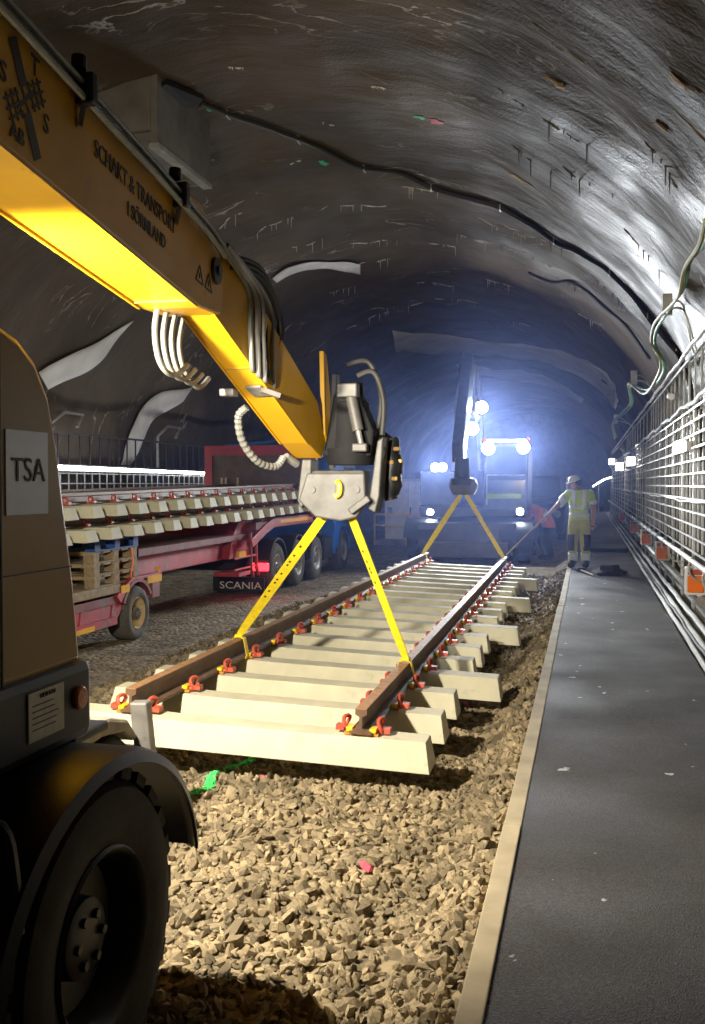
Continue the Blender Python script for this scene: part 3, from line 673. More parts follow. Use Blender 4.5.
# ---------------------------------------------------------------- lifted track panel
def rail_profile():
    # half section of a flat-bottomed rail, head top at z = 0
    h = [(0.036, -0.004), (0.036, -0.036), (0.010, -0.05), (0.010, -0.120), (0.068, -0.140), (0.070, -0.155)]
    return [(-x, z) for x, z in h] + [(x, z) for x, z in h[::-1]]
def rail_mesh(length, n=6):
    pr = rail_profile(); m = MB(); k = len(pr)
    for i in range(n + 1): m.v += [(x, length * i / n, z) for x, z in pr]
    for i in range(n):
        for j in range(k): m.f.append((i * k + j, i * k + (j + 1) % k, (i + 1) * k + (j + 1) % k, (i + 1) * k + j))
    m.f += [tuple(range(k)), tuple(n * k + j for j in range(k))]
    return m
def rail_head(length): return MB().box((-0.034, 0.0, -0.006), (0.034, length, 0.0))
def sleeper_mesh(xl, xr, top=0.20, bot=0.28, h=0.18):
    """bottom spreads past the top on all four sides; z = 0 on top; slight dip in the middle"""
    m = MB(); cs = [xl, -0.95, -0.45, 0.45, 0.95, xr]; dz = [0, 0, -0.012, -0.012, 0, 0]; k = 4
    for i, (x, d) in enumerate(zip(cs, dz)):
        e = -0.035 if i == 0 else (0.035 if i == 5 else 0)
        m.v += [(x, -top / 2, d), (x, top / 2, d), (x + e, bot / 2, -h), (x + e, -bot / 2, -h)]
    for i in range(5):
        for j in range(4): m.f.append((i * k + j, i * k + (j + 1) % 4, (i + 1) * k + (j + 1) % 4, (i + 1) * k + j))
    m.f += [(3, 2, 1, 0), (20, 21, 22, 23)]
    return m
def clip_mesh():
    """spring clip: open ring standing on the rail foot, with a toe"""
    P = [V((0.0 + 0.012 * math.sin(a * 2), 0.046 * math.cos(a), 0.030 + 0.046 * math.sin(a))) for a in np.linspace(-0.9, PI + 0.9, 12)]
    m = MB().tube(P, 0.0125, n=6)
    m.tube([P[-1], V((-0.05, -0.03, 0.005)), V((-0.06, 0.02, 0.008))], 0.0115, n=6)
    m.cbox((0.035, 0, 0.005), (0.05, 0.07, 0.03))
    return m
NS, DS, PL = 19, 0.70, 13.0
L0, R0, L1, R1 = V((-2.81, 5.72, 0.34)), V((-1.33, 5.70, 0.285)), V((-3.00, 19.1, 0.315)), V((-1.53, 18.9, 0.265))
yv = ((L1 + R1) - (L0 + R0)).normalized(); xv = (R0 - L0); xv = (xv - yv * xv.dot(yv)).normalized(); zv = xv.cross(yv)
PM = Matrix(((xv.x, yv.x, zv.x, 0), (xv.y, yv.y, zv.y, 0), (xv.z, yv.z, zv.z, 0), (0, 0, 0, 1)))
PM.translation = (L0 + R0) / 2
panel = thing('track_panel', 'long new track panel of cream concrete sleepers hanging from yellow slings', 'track panel')
panel.matrix_world = PM
def panel_parts(root, n, ds, length, detail, longs=True, cm=CREAM, zt=-0.168, rs=1.0):
    for x in (-0.75, 0.75):
        o = rail_mesh(length).build('rail', RAIL, root, local=True); o.location = (x, 0, 0); o.scale = (1, 1, rs); o['label'] = 'brown steel rail'
        h = rail_head(length).build('rail_head', RAILTOP, o, local=True); h.location = (0, 0, 0.0015)
    sl = sleeper_mesh(-1.20, 1.15).build('sleeper', cm, root, local=True, bevel=0.006); sl.location = (0, 0.10, zt)
    lg = sleeper_mesh(-1.20, 1.42).build('sleeper', cm, root, local=True, bevel=0.006) if longs else None
    cl = clip_mesh().build('rail_clip', CLIPR, sl, local=True, smooth=True)
    iy = MB().cbox((0, 0, 0.012), (0.04, 0.10, 0.026)).build('insulator', INSY, sl, local=True, bevel=0.004)
    pd = MB().cbox((0, 0, 0.005), (0.21, 0.15, 0.018)).build('rail_pad', PAD, sl, local=True)
    hd = MB().cbox((0, 0, 0), (0.07, 0.03, 0.02)).build('sleeper_shoulder', CONC, sl, local=True)
    first = True
    for i in range(n):
        if longs and i == 3: s = lg
        elif i == 0: s = sl
        else: s = inst(lg if (longs and i % 4 == 3) else sl, root)
        s.location = (0, 0.10 + i * ds, zt)
        for side in (-0.75, 0.75):
            if detail == 2:
                q = pd if first else inst(pd, s); q.location = (side, 0, 0.004); q.parent = s
            for d in (-1, 1):
                if detail == 1 and (side < 0 or d < 0): continue
                c = cl if first else inst(cl, s); c.parent = s; c.location = (side + d * 0.108, 0.0, 0.022); c.rotation_euler = (0, 0, PI if d < 0 else 0)
                if detail == 2:
                    q = iy if first else inst(iy, s); q.parent = s; q.location = (side + d * 0.072, -0.035, 0.022)
                first = False
    if detail == 1:
        for q in (iy, pd): bpy.data.objects.remove(q)
    bpy.data.objects.remove(hd)
panel_parts(panel, NS, DS, PL, 2)

# ---------------------------------------------------------------- webbing slings
def pw(x, y, z): return PM @ V((x, y, z))
def sling(top, side, yl, label, marks=0, w=0.082, tg='slings on the near lifting point'):
    tp = V(top); x = side * 0.75
    q = thing('lifting_sling', label, 'sling', tuple(top), tg)
    knot = pw(x, yl, 0.035)
    # the band, twisted a little along its length
    m = MB(); n = 14; d = (knot - tp).normalized(); prev = None
    for i in range(n + 1):
        p = tp.lerp(knot, i / n); a = 0.5 * math.sin(i / n * PI) * side + 0.15
        r = V((math.cos(a), -math.sin(a), 0)); r = (r - d * r.dot(d)).normalized(); nn = r.cross(d)
        ww = w * (0.75 + 0.25 * math.sin(i / n * PI)) if 0 < i < n else w * 0.6
        m.v += [tuple(p + r * ww / 2 + nn * 0.004), tuple(p - r * ww / 2 + nn * 0.004), tuple(p - r * ww / 2 - nn * 0.004), tuple(p + r * ww / 2 - nn * 0.004)]
        if i:
            b = (i - 1) * 4
            for j in range(4): m.f.append((b + j, b + (j + 1) % 4, b + 4 + (j + 1) % 4, b + 4 + j))
    m.f += [(3, 2, 1, 0), (n * 4, n * 4 + 1, n * 4 + 2, n * 4 + 3)]
    m.build('band', SLING, q, smooth=False)
    # loop choked round the rail
    m = MB(); loop = [(0.0, 0.035), (-0.048, 0.006), (-0.082, -0.13), (-0.074, -0.163), (0.074, -0.163), (0.082, -0.13), (0.048, 0.006)]
    k = len(loop)
    for dy in (-w * 0.42, w * 0.42):
        m.v += [tuple(pw(x + a, yl + dy, z)) for a, z in loop]
    for dy in (-w * 0.42, w * 0.42):
        m.v += [tuple(pw(x + a * 0.92, yl + dy, z * 0.93 - 0.004)) for a, z in loop]
    for j in range(k):
        j2 = (j + 1) % k; m.f += [(j, j2, k + j2, k + j), (2 * k + j, 3 * k + j, 3 * k + j2, 2 * k + j2), (j, 2 * k + j, 2 * k + j2, j2), (k + j, k + j2, 3 * k + j2, 3 * k + j)]
    m.build('choke_loop', SLING, q)
    MB().cbox(pw(x, yl, 0.025), (0.07, 0.07, 0.03)).build('knot', SLING, q, bevel=0.012)
    for k_ in range(marks):
        t = 0.30 + 0.045 * k_ + (0.02 if k_ % 3 else 0); p = tp.lerp(knot, t); a = 0.5 * math.sin(t * PI) * side + 0.15
        r = V((math.cos(a), -math.sin(a), 0)); r = (r - d * r.dot(d)).normalized()
        MB().beam(p - r * 0.012 - d * 0.011, p - r * 0.012 + d * 0.011, 0.016, 0.011, up=tuple(r.cross(d))).build('print_mark', INK, q)
HOOK = V((-1.76, 6.92, 1.50))
sling(HOOK + V((-0.05, 0, 0)), -1, 2.08, 'yellow webbing sling from the gripper to the left rail of the panel', marks=9)
sling(HOOK + V((0.05, 0, 0)), 1, 1.60, 'yellow webbing sling from the gripper to the right rail of the panel', marks=5)
FHOOK = V((-2.25, 18.2, 1.44))
sling(FHOOK + V((-0.05, 0, 0)), -1, 12.55, 'far yellow sling to the left rail below the distant excavator', w=0.10, tg='slings on the far lifting point')
sling(FHOOK + V((0.05, 0, 0)), 1, 12.35, 'far yellow sling to the right rail below the distant excavator', w=0.10, tg='slings on the far lifting point')

# ---------------------------------------------------------------- near excavator
EX = thing('excavator', 'yellow wheeled excavator in the left foreground with its yellow boom reaching over the panel', 'excavator', (-2.7, 2.2, ground(-2.7, 2.2)))
XB = -1.70
m = MB(); side = [(0.7, 1.02), (3.07, 1.02), (3.03, 1.30), (2.93, 1.76), (2.88, 1.92), (2.80, 2.03), (2.70, 2.09), (2.55, 2.13), (2.2, 2.15), (0.7, 2.15)]
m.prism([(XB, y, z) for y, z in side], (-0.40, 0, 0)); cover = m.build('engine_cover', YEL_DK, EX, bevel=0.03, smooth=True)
MB().prism([(XB - 0.40, y, z) for y, z in [(0.7, 1.02), (2.0, 1.02), (2.0, 1.5), (0.7, 1.6)]], (-1.9, 0, 0)).build('upper_frame', BLK, EX)
cab_side = [(0.9, 1.05), (2.95, 1.05), (3.05, 1.9), (2.75, 2.95), (1.1, 2.95), (0.9, 1.9)]
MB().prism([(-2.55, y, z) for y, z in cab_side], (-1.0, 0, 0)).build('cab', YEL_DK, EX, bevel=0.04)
MB().prism([(-2.545, y, z) for y, z in [(1.1, 1.9), (2.9, 1.9), (2.68, 2.8), (1.2, 2.8)]], (0.01, 0, 0)).build('cab_window', GLASS, EX)
cw = MB().box((XB - 2.3, 0.7, 0.765), (XB + 0.02, 3.11, 1.035)).build('counterweight', BLK, EX, bevel=0.035)
pl = MB().box((XB + 0.02, 2.69, 0.835), (XB + 0.026, 2.90, 0.99)).build('data_plate', PLATE, cw)
def exface(name, s, size, y, z, mt, par, sx=1.0, x=None): return text(name, s, size, ((x or XB + 0.030), y, z), (0, 1, 0), (0, 0, 1), mt, None if par is None else par, sx)
def label_under(part, name, s, size, y, z, mt, sx=1.0, x=None):
    o = exface(name, s, size, y, z, mt, part, sx, x); return o
WLx = WL['excavator']
label_under(cw, 'plate_lettering', 'LIEBHERR', 0.020, 2.80, 0.972, INK, 1.1, XB + 0.028)
for k in range(5): MB().box((XB + 0.026, 2.71, 0.945 - 0.019 * k), (XB + 0.027, 2.71 + random.uniform(0.12, 0.17), 0.949 - 0.019 * k)).build('plate_line', INK, cw)
MB().lathe((XB + 0.02, 3.0, 0.915), (1, 0, 0), [(0, 0.040), (0.014, 0.040), (0.02, 0.034), (0.022, 0.0)], n=24).build('marker_lamp', AMBER, cw, smooth=True)
st = MB().box((XB, 2.615, 1.545), (XB + 0.004, 2.85, 1.805)).build('sticker', STICK, cover)
label_under(cover, 'sticker_lettering', 'TSA', 0.105, 2.735, 1.68, INK, 1.05, XB + 0.006)
MB().box((XB - 0.001, 2.585, 1.03), (XB + 0.004, 2.592, 2.10)).build('panel_seam', BLK, cover)
MB().box((XB - 0.001, 2.60, 1.36), (XB + 0.003, 3.0, 1.364)).build('panel_seam', BLK, cover)
# chassis, rear wheel, mudguard
MB().box((-3.6, -0.4, 0.12), (-2.05, 3.35, 0.62)).build('chassis', BLKGLOSS, EX, bevel=0.03)
MB().lathe((-2.7, 1.9, 0.62), (0, 0, 1), [(0, 0.75), (0.15, 0.75)], n=32).build('slew_ring', DKST, EX)
wheel(EX, (-1.50, 2.85, 0.165), 0.535, 0.42, 1, rim=0.56, rm=BLK, hm=DKST, lugs=26, nbolt=6, dish=0.05)
wheel(EX, (-3.9, 2.85, 0.165), 0.535, 0.42, -1, rim=0.56, rm=BLK, hm=DKST, lugs=26, nbolt=6, dish=0.05)
MB().tube([(-1.8, 2.85, 0.165), (-3.6, 2.85, 0.165)], 0.12, n=12).build('axle', DKST, EX)
def guard(name, cy, cz, ry, rz, a0, a1, x0, x1, mt, th=0.02, lip=0.05):
    m = MB(); n = 30; rows = []
    prof = [(x0, 0.0), (x1 - 0.05, 0.0), (x1 - 0.015, -0.012), (x1, -lip), (x1 - 0.012, -lip), (x1 - 0.03, -0.03), (x1 - 0.06, -th), (x0, -th)]
    k = len(prof)
    for i in range(n + 1):
        a = a0 + (a1 - a0) * i / n
        for x, d in prof:
            m.v.append((x, cy + (ry + d) * math.cos(a), cz + (rz + d) * math.sin(a)))
    for i in range(n):
        for j in range(k): m.f.append((i * k + j, i * k + (j + 1) % k, (i + 1) * k + (j + 1) % k, (i + 1) * k + j))
    m.f += [tuple(range(k)), tuple(n * k + j for j in range(k))]
    return m.build(name, mt, EX, smooth=True)
guard('mudguard', 2.86, 0.165, 0.70, 0.605, 0.12, PI - 0.1, -2.05, -1.455, BLKGLOSS)
tp = MB().box((-2.35, 1.2, 0.755), (-1.80, 3.05, 0.775)).build('tread_plate', BLKGLOSS, EX)
for i in range(9):
    for j in range(22):
        if (i + j) % 2: continue
        x = -2.30 + i * 0.06; y = 1.3 + j * 0.08
        MB().beam((x - 0.012, y - 0.012, 0.776), (x + 0.012, y + 0.012, 0.776), 0.012, 0.006).build('tread_stud', BLKGLOSS, tp) if y > 2.2 else None
MB().box((-1.98, 3.05, 0.73), (-1.72, 3.30, 0.765)).build('step', BLKGLOSS, EX, bevel=0.01)
MB().tube(curve_pts([(-1.62, 2.28, 0.72), (-1.52, 2.30, 0.72), (-1.50, 2.32, 0.60), (-1.50, 2.34, 0.42)], 4), 0.022, n=8).build('hand_grip', DKST, EX, smooth=True)
# front rail gear: pale guard, small wheel, steel guide post
MB().prism([(-2.95, 4.05, 0.47), (-2.95, 4.52, 0.455), (-2.95, 4.72, 0.40), (-2.95, 4.84, 0.28), (-2.95, 4.80, 0.26), (-2.95, 4.68, 0.34), (-2.95, 4.45, 0.37), (-2.95, 4.1, 0.34)], (0.60, 0, 0)).build('front_guard', GUARDP, EX, bevel=0.02)
wheel(EX, (-2.36, 4.55, 0.06), 0.29, 0.22, 1, rim=0.6, rm=DKST, hm=DKST, lugs=0, nbolt=6)
MB().beam((-2.31, 4.88, 0.0), (-2.34, 4.84, 0.47), 0.10, 0.07, up=(0, 1, 0)).build('guide_post', STEEL, EX, bevel=0.01)
MB().box((-2.9, 4.2, 0.10), (-2.52, 4.8, 0.30)).build('front_axle', DKST, EX)
MB().prism([(-2.5, 4.3, 0.12), (-2.30, 4.75, 0.10), (-2.30, 4.75, 0.24), (-2.5, 4.3, 0.30)], (-0.1, 0, 0)).build('guide_arm', DKST, EX)

# boom, measured along its lower right edge
BA = V((-1.894, 2.9, 2.77)); BB = V((-2.04, 5.2, 2.56)); bd = (BB - BA).normalized(); br = bd.cross(V((0, 0, 1))).normalized(); bu = br.cross(bd)
def bp(s, h, o=0.0): return BA + bd * s + bu * h + br * o
BW = 0.33
prof = [(-1.0, 0.0), (2.05, 0.0), (2.40, 0.05), (2.48, 0.16), (2.42, 0.34), (2.25, 0.50), (2.00, 0.56), (1.70, 0.52), (1.45, 0.44), (-0.3, 0.43), (-1.0, 0.45)]
boom = MB().prism([bp(s, h) for s, h in prof], -br * BW).build('boom', YEL, EX, bevel=0.012)
MB().prism([bp(-1.0, 0.0), bp(-1.0, 0.45), bp(-1.35, 0.40), V((-1.84, 0.75, 1.35)), V((-1.84, 1.15, 1.25)), bp(-1.2, -0.35)], -br * BW).build('boom_foot', YEL, EX)
for (s0, s1, h) in ((-1.0, 2.3, 0.0),):
    MB().beam(bp(s0, -0.006, -0.004), bp(2.0, -0.006, -0.004), 0.012, 0.014).build('edge_flange', YEL, boom); MB().beam(bp(s0, -0.006, -BW + 0.004), bp(2.0, -0.006, -BW + 0.004), 0.012, 0.014).build('edge_flange', YEL, boom)
MB().beam(bp(1.90, -0.004, -BW / 2), bp(1.91, -0.004, -BW / 2), BW, 0.008).build('weld_seam', YEL_DK, boom)
MB().lathe(bp(2.28, 0.27, 0.0), br, [(0, 0.075), (0.02, 0.075), (0.02, 0.03), (0.035, 0.03), (0.035, 0)], n=20).build('pivot_pin', DKST, boom, smooth=True)
for s, h in ((1.86, 0.46), (2.2, 0.44)): MB().lathe(bp(s, h, 0.0), br, [(0.001, 0.022), (0.004, 0.022), (0.004, 0)], n=16).build('bolt_hole', BLK, boom)
def btext(name, s, size, sc, h, sx=1.0, rot=0.0):
    rr = bd * math.cos(rot) + bu * math.sin(rot); uu = bu * math.cos(rot) - bd * math.sin(rot)
    return text(name, s, size, bp(sc, h, 0.003), rr, uu, INK, boom, sx, thick=0.003, bold=0.0004)
btext('boom_lettering', 'SCHAKT & TRANSPORT', 0.104, 1.17, 0.285, 0.84)
btext('boom_lettering', 'I SÖRMLAND', 0.092, 1.28, 0.165, 0.86)
# emblem: two crossing tracks with letters between
def bar(s0, h0, s1, h1, w, nm='emblem_bar'):
    a = bp(s0, h0, 0.002); b = bp(s1, h1, 0.002); MB().beam(a, b, w, 0.003, up=tuple(br)).build(nm, INK, boom)
c0, ch = 0.155, 0.215
bar(c0 - 0.10, ch + 0.17, c0 - 0.015, ch + 0.04, 0.055); bar(c0 + 0.015, ch - 0.04, c0 + 0.10, ch - 0.17, 0.055)
for o_ in (-0.032, 0, 0.032):
    bar(c0 - 0.12 - o_ * 0.62, ch - 0.09 + o_ * 0.79, c0 - 0.03 - o_ * 0.62, ch - 0.022 + o_ * 0.79, 0.009); bar(c0 + 0.03 - o_ * 0.62, ch + 0.022 + o_ * 0.79, c0 + 0.12 - o_ * 0.62, ch + 0.09 + o_ * 0.79, 0.009)
for q_ in (0.04, 0.07, 0.10):
    for sg in (-1, 1): bar(c0 + sg * q_ + 0.030, ch + sg * q_ * 0.75 - 0.040, c0 + sg * q_ - 0.030, ch + sg * q_ * 0.75 + 0.040, 0.009)
for k_ in range(2): bar(c0 - 0.05, ch - 0.055 + 0.11 * k_, c0 + 0.05, ch + 0.055 - 0.11 * k_, 0.012)
btext('emblem_letter', 'T', 0.10, c0 + 0.055, ch + 0.145); btext('emblem_letter', 'S', 0.10, c0 - 0.15, ch + 0.02); btext('emblem_letter', 'S', 0.10, c0 + 0.15, ch - 0.02); btext('emblem_letter', 'AB', 0.08, c0 - 0.045, ch - 0.145)
for s in (2.02, 2.17):
    for a, b in (((0, 0.05), (0.06, -0.04)), ((0.06, -0.04), (-0.06, -0.04)), ((-0.06, -0.04), (0, 0.05))):
        bar(s + a[0], 0.17 + a[1], s + b[0], 0.17 + b[1], 0.009, 'warning_triangle')
    bar(s, 0.18, s, 0.15, 0.010, 'warning_triangle')
# hydraulic pipes along the top edge, clamps, hoses
for k, (o_, h_, r_) in enumerate(((0.035, 0.40, 0.016), (0.030, 0.455, 0.014), (-0.02, 0.475, 0.017), (-0.07, 0.475, 0.013))):
    MB().tube([bp(-1.0, h_, o_), bp(1.35, h_ + 0.01, o_), bp(2.0, h_ - 0.02, o_ + 0.02), bp(2.22, h_ - 0.07, o_ + 0.04)], r_, n=8).build('hydraulic_pipe', PIPE, EX, smooth=True)
for s in (0.55, 1.62):
    MB().cbox(bp(s, 0.445, -0.01), (0.17, 0.05, 0.12)).build('pipe_clamp', DKST, EX, bevel=0.008)
    MB().beam(bp(s, 0.42, 0.03), bp(s, 0.30, 0.012), 0.03, 0.02).build('clamp_bracket', STEEL, EX)
    MB().lathe(bp(s, 0.53, 0.0), bu, [(0, 0.03), (0.05, 0.03), (0.05, 0)], n=12).build('clamp_cap', DKST, EX)
SQ = V((-1.89, 6.9, 1.80)); SP = V((-2.055, 5.28, 2.585)); sd_ = (SQ - SP).normalized(); sr = sd_.cross(V((0, 0, 1))).normalized(); su = sr.cross(sd_)
def sp(s, h, o=0.0): return SP + sd_ * s + su * h + sr * o
SL = (SQ - SP).length; SW = 0.21
stick = MB().prism([sp(s, h) for s, h in [(-0.10, 0.0), (SL - 0.30, 0.0), (SL, 0.03), (SL + 0.02, 0.16), (SL - 0.25, 0.36), (0.35, 0.42), (-0.10, 0.42)]], -sr * SW).build('stick', YEL, EX, bevel=0.008)
for o_ in (-0.004, -SW + 0.004): MB().beam(sp(-0.05, -0.004, o_), sp(SL - 0.30, -0.004, o_), 0.012, 0.014).build('edge_flange', YEL, stick)
MB().beam(sp(0.52, -0.003, -SW / 2), sp(0.53, -0.003, -SW / 2), SW, 0.006).build('weld_seam', YEL_DK, stick)
lk = MB().beam(sp(0.72, -0.012, -0.09), sp(0.84, -0.012, -0.07), 0.12, 0.02).build('light_bracket', STEEL, stick, bevel=0.008)
MB().beam(sp(0.74, -0.03, -0.03), sp(0.82, -0.03, 0.06), 0.06, 0.03).build('bracket_lug', STEEL, stick)
MB().cbox(sp(0.76, -0.03, -SW - 0.06), (0.10, 0.10, 0.05)).build('lamp_mount', STEEL, stick, bevel=0.01)
def hose(pts, r=0.017, mt=HOSE, nm='hose'): return MB().tube(curve_pts(pts, 7), r, n=8).build(nm, mt, EX, smooth=True)
for k in range(6):       # bundle on the right of the knuckle
    o_ = 0.055 + 0.022 * (k % 3); a = 0.48 + 0.07 * k
    hose([bp(2.18 + 0.03 * k, 0.40, o_ * 0.8), bp(2.25 + a, 0.30, o_), bp(2.28 + a, 0.02, o_ + 0.02), bp(2.36 + a, -0.17 - 0.02 * (k % 3), o_ + 0.015), bp(2.52 + a, -0.10, o_), bp(2.60 + a, 0.10, o_ - 0.01), bp(2.62 + a, 0.25, o_ - 0.03)], 0.015 + 0.002 * (k % 2), HOSE if k != 4 else CABLEB)
for k in range(3):
    hose([bp(2.5, 0.36 + 0.03 * k, 0.03), bp(2.9, 0.40 + 0.03 * k, 0.10), bp(3.25 + 0.03 * k, 0.22, 0.13), bp(3.2, -0.02, 0.10), bp(3.0, -0.15, 0.05)], 0.017, CABLEB, 'black_hose')
for k in range(4):       # loops hanging on the left of the boom
    o_ = -BW + 0.07; s = 2.10 + 0.13 * k
    hose([bp(s, 0.12, o_ + 0.02), bp(s - 0.01, -0.08, o_ - 0.01), bp(s + 0.02, -0.24 + 0.012 * k, o_), bp(s + 0.10, -0.31 + 0.012 * k, o_ + 0.02), bp(s + 0.24, -0.30, o_ + 0.03), bp(s + 0.36, -0.22, o_ + 0.05)], 0.016, HOSE)
P = curve_pts([sp(0.98, -0.01, -SW - 0.03), sp(1.02, -0.06, -SW - 0.10), sp(1.18, -0.16, -SW - 0.12), sp(1.40, -0.20, -SW - 0.09), sp(1.58, -0.15, -SW - 0.04), sp(1.62, -0.06, -SW - 0.01)], 9)
MB().tube(P, [0.022 + 0.006 * (i % 2) for i in range(len(P))], n=8).build('ribbed_hose', HOSE, EX, smooth=False)
MB().tube([sp(1.66, -0.03, -SW - 0.01), sp(1.78, -0.03, -SW + 0.03)], 0.03, n=8).build('hose_end', HOSE, EX, smooth=True)
MB().cbox(sp(0.66, 0.10, 0.004), (0.01, 0.09, 0.09)).build('sticker', WHT, stick)
# tilt rotator and gripper
MB().prism([V((-1.93, 6.98, 2.62)), V((-1.93, 7.07, 2.60)), V((-1.88, 7.10, 1.98)), V((-1.88, 7.02, 1.92)), V((-1.91, 6.95, 2.0))], (0.035, 0, 0)).build('tilt_link', YEL, EX, bevel=0.006)
MB().prism([V((-1.84, 7.0, 2.45)), V((-1.84, 7.10, 2.45)), V((-1.84, 7.05, 1.80)), V((-1.84, 6.93, 1.74)), V((-1.84, 6.90, 1.86))], (0.04, 0, 0)).build('tilt_link', DKST, EX, bevel=0.006)
MB().lathe((-1.70, 7.02, 1.78), (0, 0, 1), [(0, 0), (0, 0.17), (0.10, 0.19), (0.12, 0.19), (0.12, 0.15), (0.45, 0.14), (0.47, 0.10), (0.60, 0.09), (0.60, 0)], n=28).build('rotator', MATTE, EX, smooth=True)
MB().prism([V((-1.88, 6.90, 1.84)), V((-1.52, 6.90, 1.84)), V((-1.50, 6.90, 2.02)), V((-1.62, 6.90, 2.30)), V((-1.80, 6.90, 2.30))], (0, 0.22, 0)).build('rotator_housing', MATTE, EX, bevel=0.02)
MB().tube([(-1.66, 6.86, 2.28), (-1.60, 6.84, 2.02)], 0.042, n=14).build('tilt_cylinder', COUPL, EX, smooth=True)
MB().tube([(-1.60, 6.84, 2.02), (-1.575, 6.83, 1.92)], 0.022, n=10).build('cylinder_rod', STEEL, EX, smooth=True)
MB().cbox((-1.68, 6.86, 2.31), (0.15, 0.10, 0.10)).build('cylinder_mount', COUPL, EX, bevel=0.01)
MB().cbox((-1.585, 6.84, 1.90), (0.11, 0.08, 0.06)).build('cylinder_mount', COUPL, EX, bevel=0.01)
hose([(-1.62, 6.9, 2.42), (-1.50, 6.9, 2.44), (-1.44, 6.95, 2.25), (-1.46, 7.0, 2.0)], 0.02, CABLEB, 'black_hose'); hose([(-1.70, 6.9, 2.5), (-1.55, 6.95, 2.52), (-1.47, 7.0, 2.30), (-1.50, 7.05, 2.05)], 0.018, CABLEB, 'black_hose')
MB().prism([V((-2.055, 6.86, 1.52)), V((-1.93, 6.86, 1.40)), V((-1.74, 6.86, 1.37)), V((-1.62, 6.86, 1.40)), V((-1.55, 6.86, 1.50)), V((-1.56, 6.86, 1.72)), V((-1.99, 6.86, 1.72))], (0, 0.05, 0)).build('coupler_plate', COUPL, EX, bevel=0.012)
MB().box((-1.97, 6.90, 1.50), (-1.57, 7.12, 1.74)).build('coupler_body', COUPL, EX, bevel=0.02)
MB().prism([V((-2.04, 6.9, 1.82)), V((-1.965, 6.9, 1.82)), V((-1.975, 6.9, 1.55)), V((-2.05, 6.9, 1.46)), V((-2.075, 6.9, 1.52))], (0, 0.20, 0)).build('gripper_jaw', COUPL, EX, bevel=0.01)
MB().prism([V((-1.475, 6.9, 1.95)), V((-1.43, 6.9, 1.98)), V((-1.46, 6.9, 1.55)), V((-1.49, 6.9, 1.43)), V((-1.545, 6.9, 1.46)), V((-1.53, 6.9, 1.56))], (0, 0.20, 0)).build('gripper_jaw', COUPL, EX, bevel=0.01)
MB().beam((-1.66, 6.84, 1.44), (-1.52, 6.84, 1.54), 0.05, 0.05).build('jaw_strut', COUPL, EX, bevel=0.008)
MB().tube(curve_pts([(-1.76, 6.84, 1.66), (-1.735, 6.83, 1.63), (-1.74, 6.83, 1.57), (-1.77, 6.83, 1.55)], 4), 0.020, n=8).build('safety_hook', INSY, EX, smooth=True)
MB().cbox((-1.76, 6.845, 1.595), (0.03, 0.03, 0.09)).build('slot', BLK, EX)
MB().lathe((-1.95, 6.86, 1.60), (0, -1, 0), [(0, 0.028), (0.012, 0.028), (0.012, 0)], n=16).build('pin', COUPL, EX); MB().lathe((-1.62, 6.86, 1.60), (0, -1, 0), [(0, 0.028), (0.012, 0.028), (0.012, 0)], n=16).build('pin', COUPL, EX)
MB().tube([HOOK + V((-0.10, 0.0, 0.0)), HOOK + V((0.10, 0, 0.0))], 0.022, n=10).build('lifting_pin', STEEL, EX)
# work lamp on the cab front
wl = thing('work_lamp', 'cab mounted work lamp of the excavator, out of frame to the left', 'lamp', (-2.62, 3.12, 2.30))
MB().box((-2.70, 3.08, 2.24), (-2.54, 3.16, 2.36)).build('housing', BLK, wl, bevel=0.01)
MB().box((-2.69, 3.16, 2.25), (-2.55, 3.165, 2.35)).build('lens', LENSW, wl)
lamp('work_light', 'SPOT', (-2.62, 3.20, 2.30), L_CAB, (1.0, 0.90, 0.70), 0.07, aim=(-1.75, 6.4, 0.9), angle=150, blend=0.6, parent=wl)

hood_fill = thing('work_lamp', 'added fill spot on the excavator hood that brightens the worker, out of frame to the left', 'lamp', (-1.78, 2.35, 2.15))  # extra lamp, added to get light past the gripper onto the worker
MB().box((-1.84, 2.30, 2.15), (-1.72, 2.40, 2.27)).build('housing', BLK, hood_fill, bevel=0.01)
MB().box((-1.83, 2.40, 2.17), (-1.73, 2.405, 2.26)).build('lens', LENSW, hood_fill)
lamp('work_light', 'SPOT', (-1.78, 2.44, 2.22), L_HOOD_FILL, (1.0, 0.93, 0.80), 0.06, aim=(-0.75, 17.0, 0.7), angle=34, blend=0.8, parent=hood_fill)

wl3 = thing('work_lamp', 'chassis work lamp under the boom, out of frame to the left', 'lamp', (-2.47, 3.36, 0.62))
MB().box((-2.53, 3.30, 0.62), (-2.41, 3.42, 0.70)).build('housing', BLK, wl3, bevel=0.01)
MB().box((-2.52, 3.31, 0.70), (-2.42, 3.41, 0.705)).build('lens', LENSW, wl3)
lamp('work_light', 'SPOT', (-2.47, 3.36, 0.74), L_LOW, (1.0, 0.92, 0.76), 0.06, aim=(-2.1, 3.7, 2.7), angle=110, blend=0.7, parent=wl3)

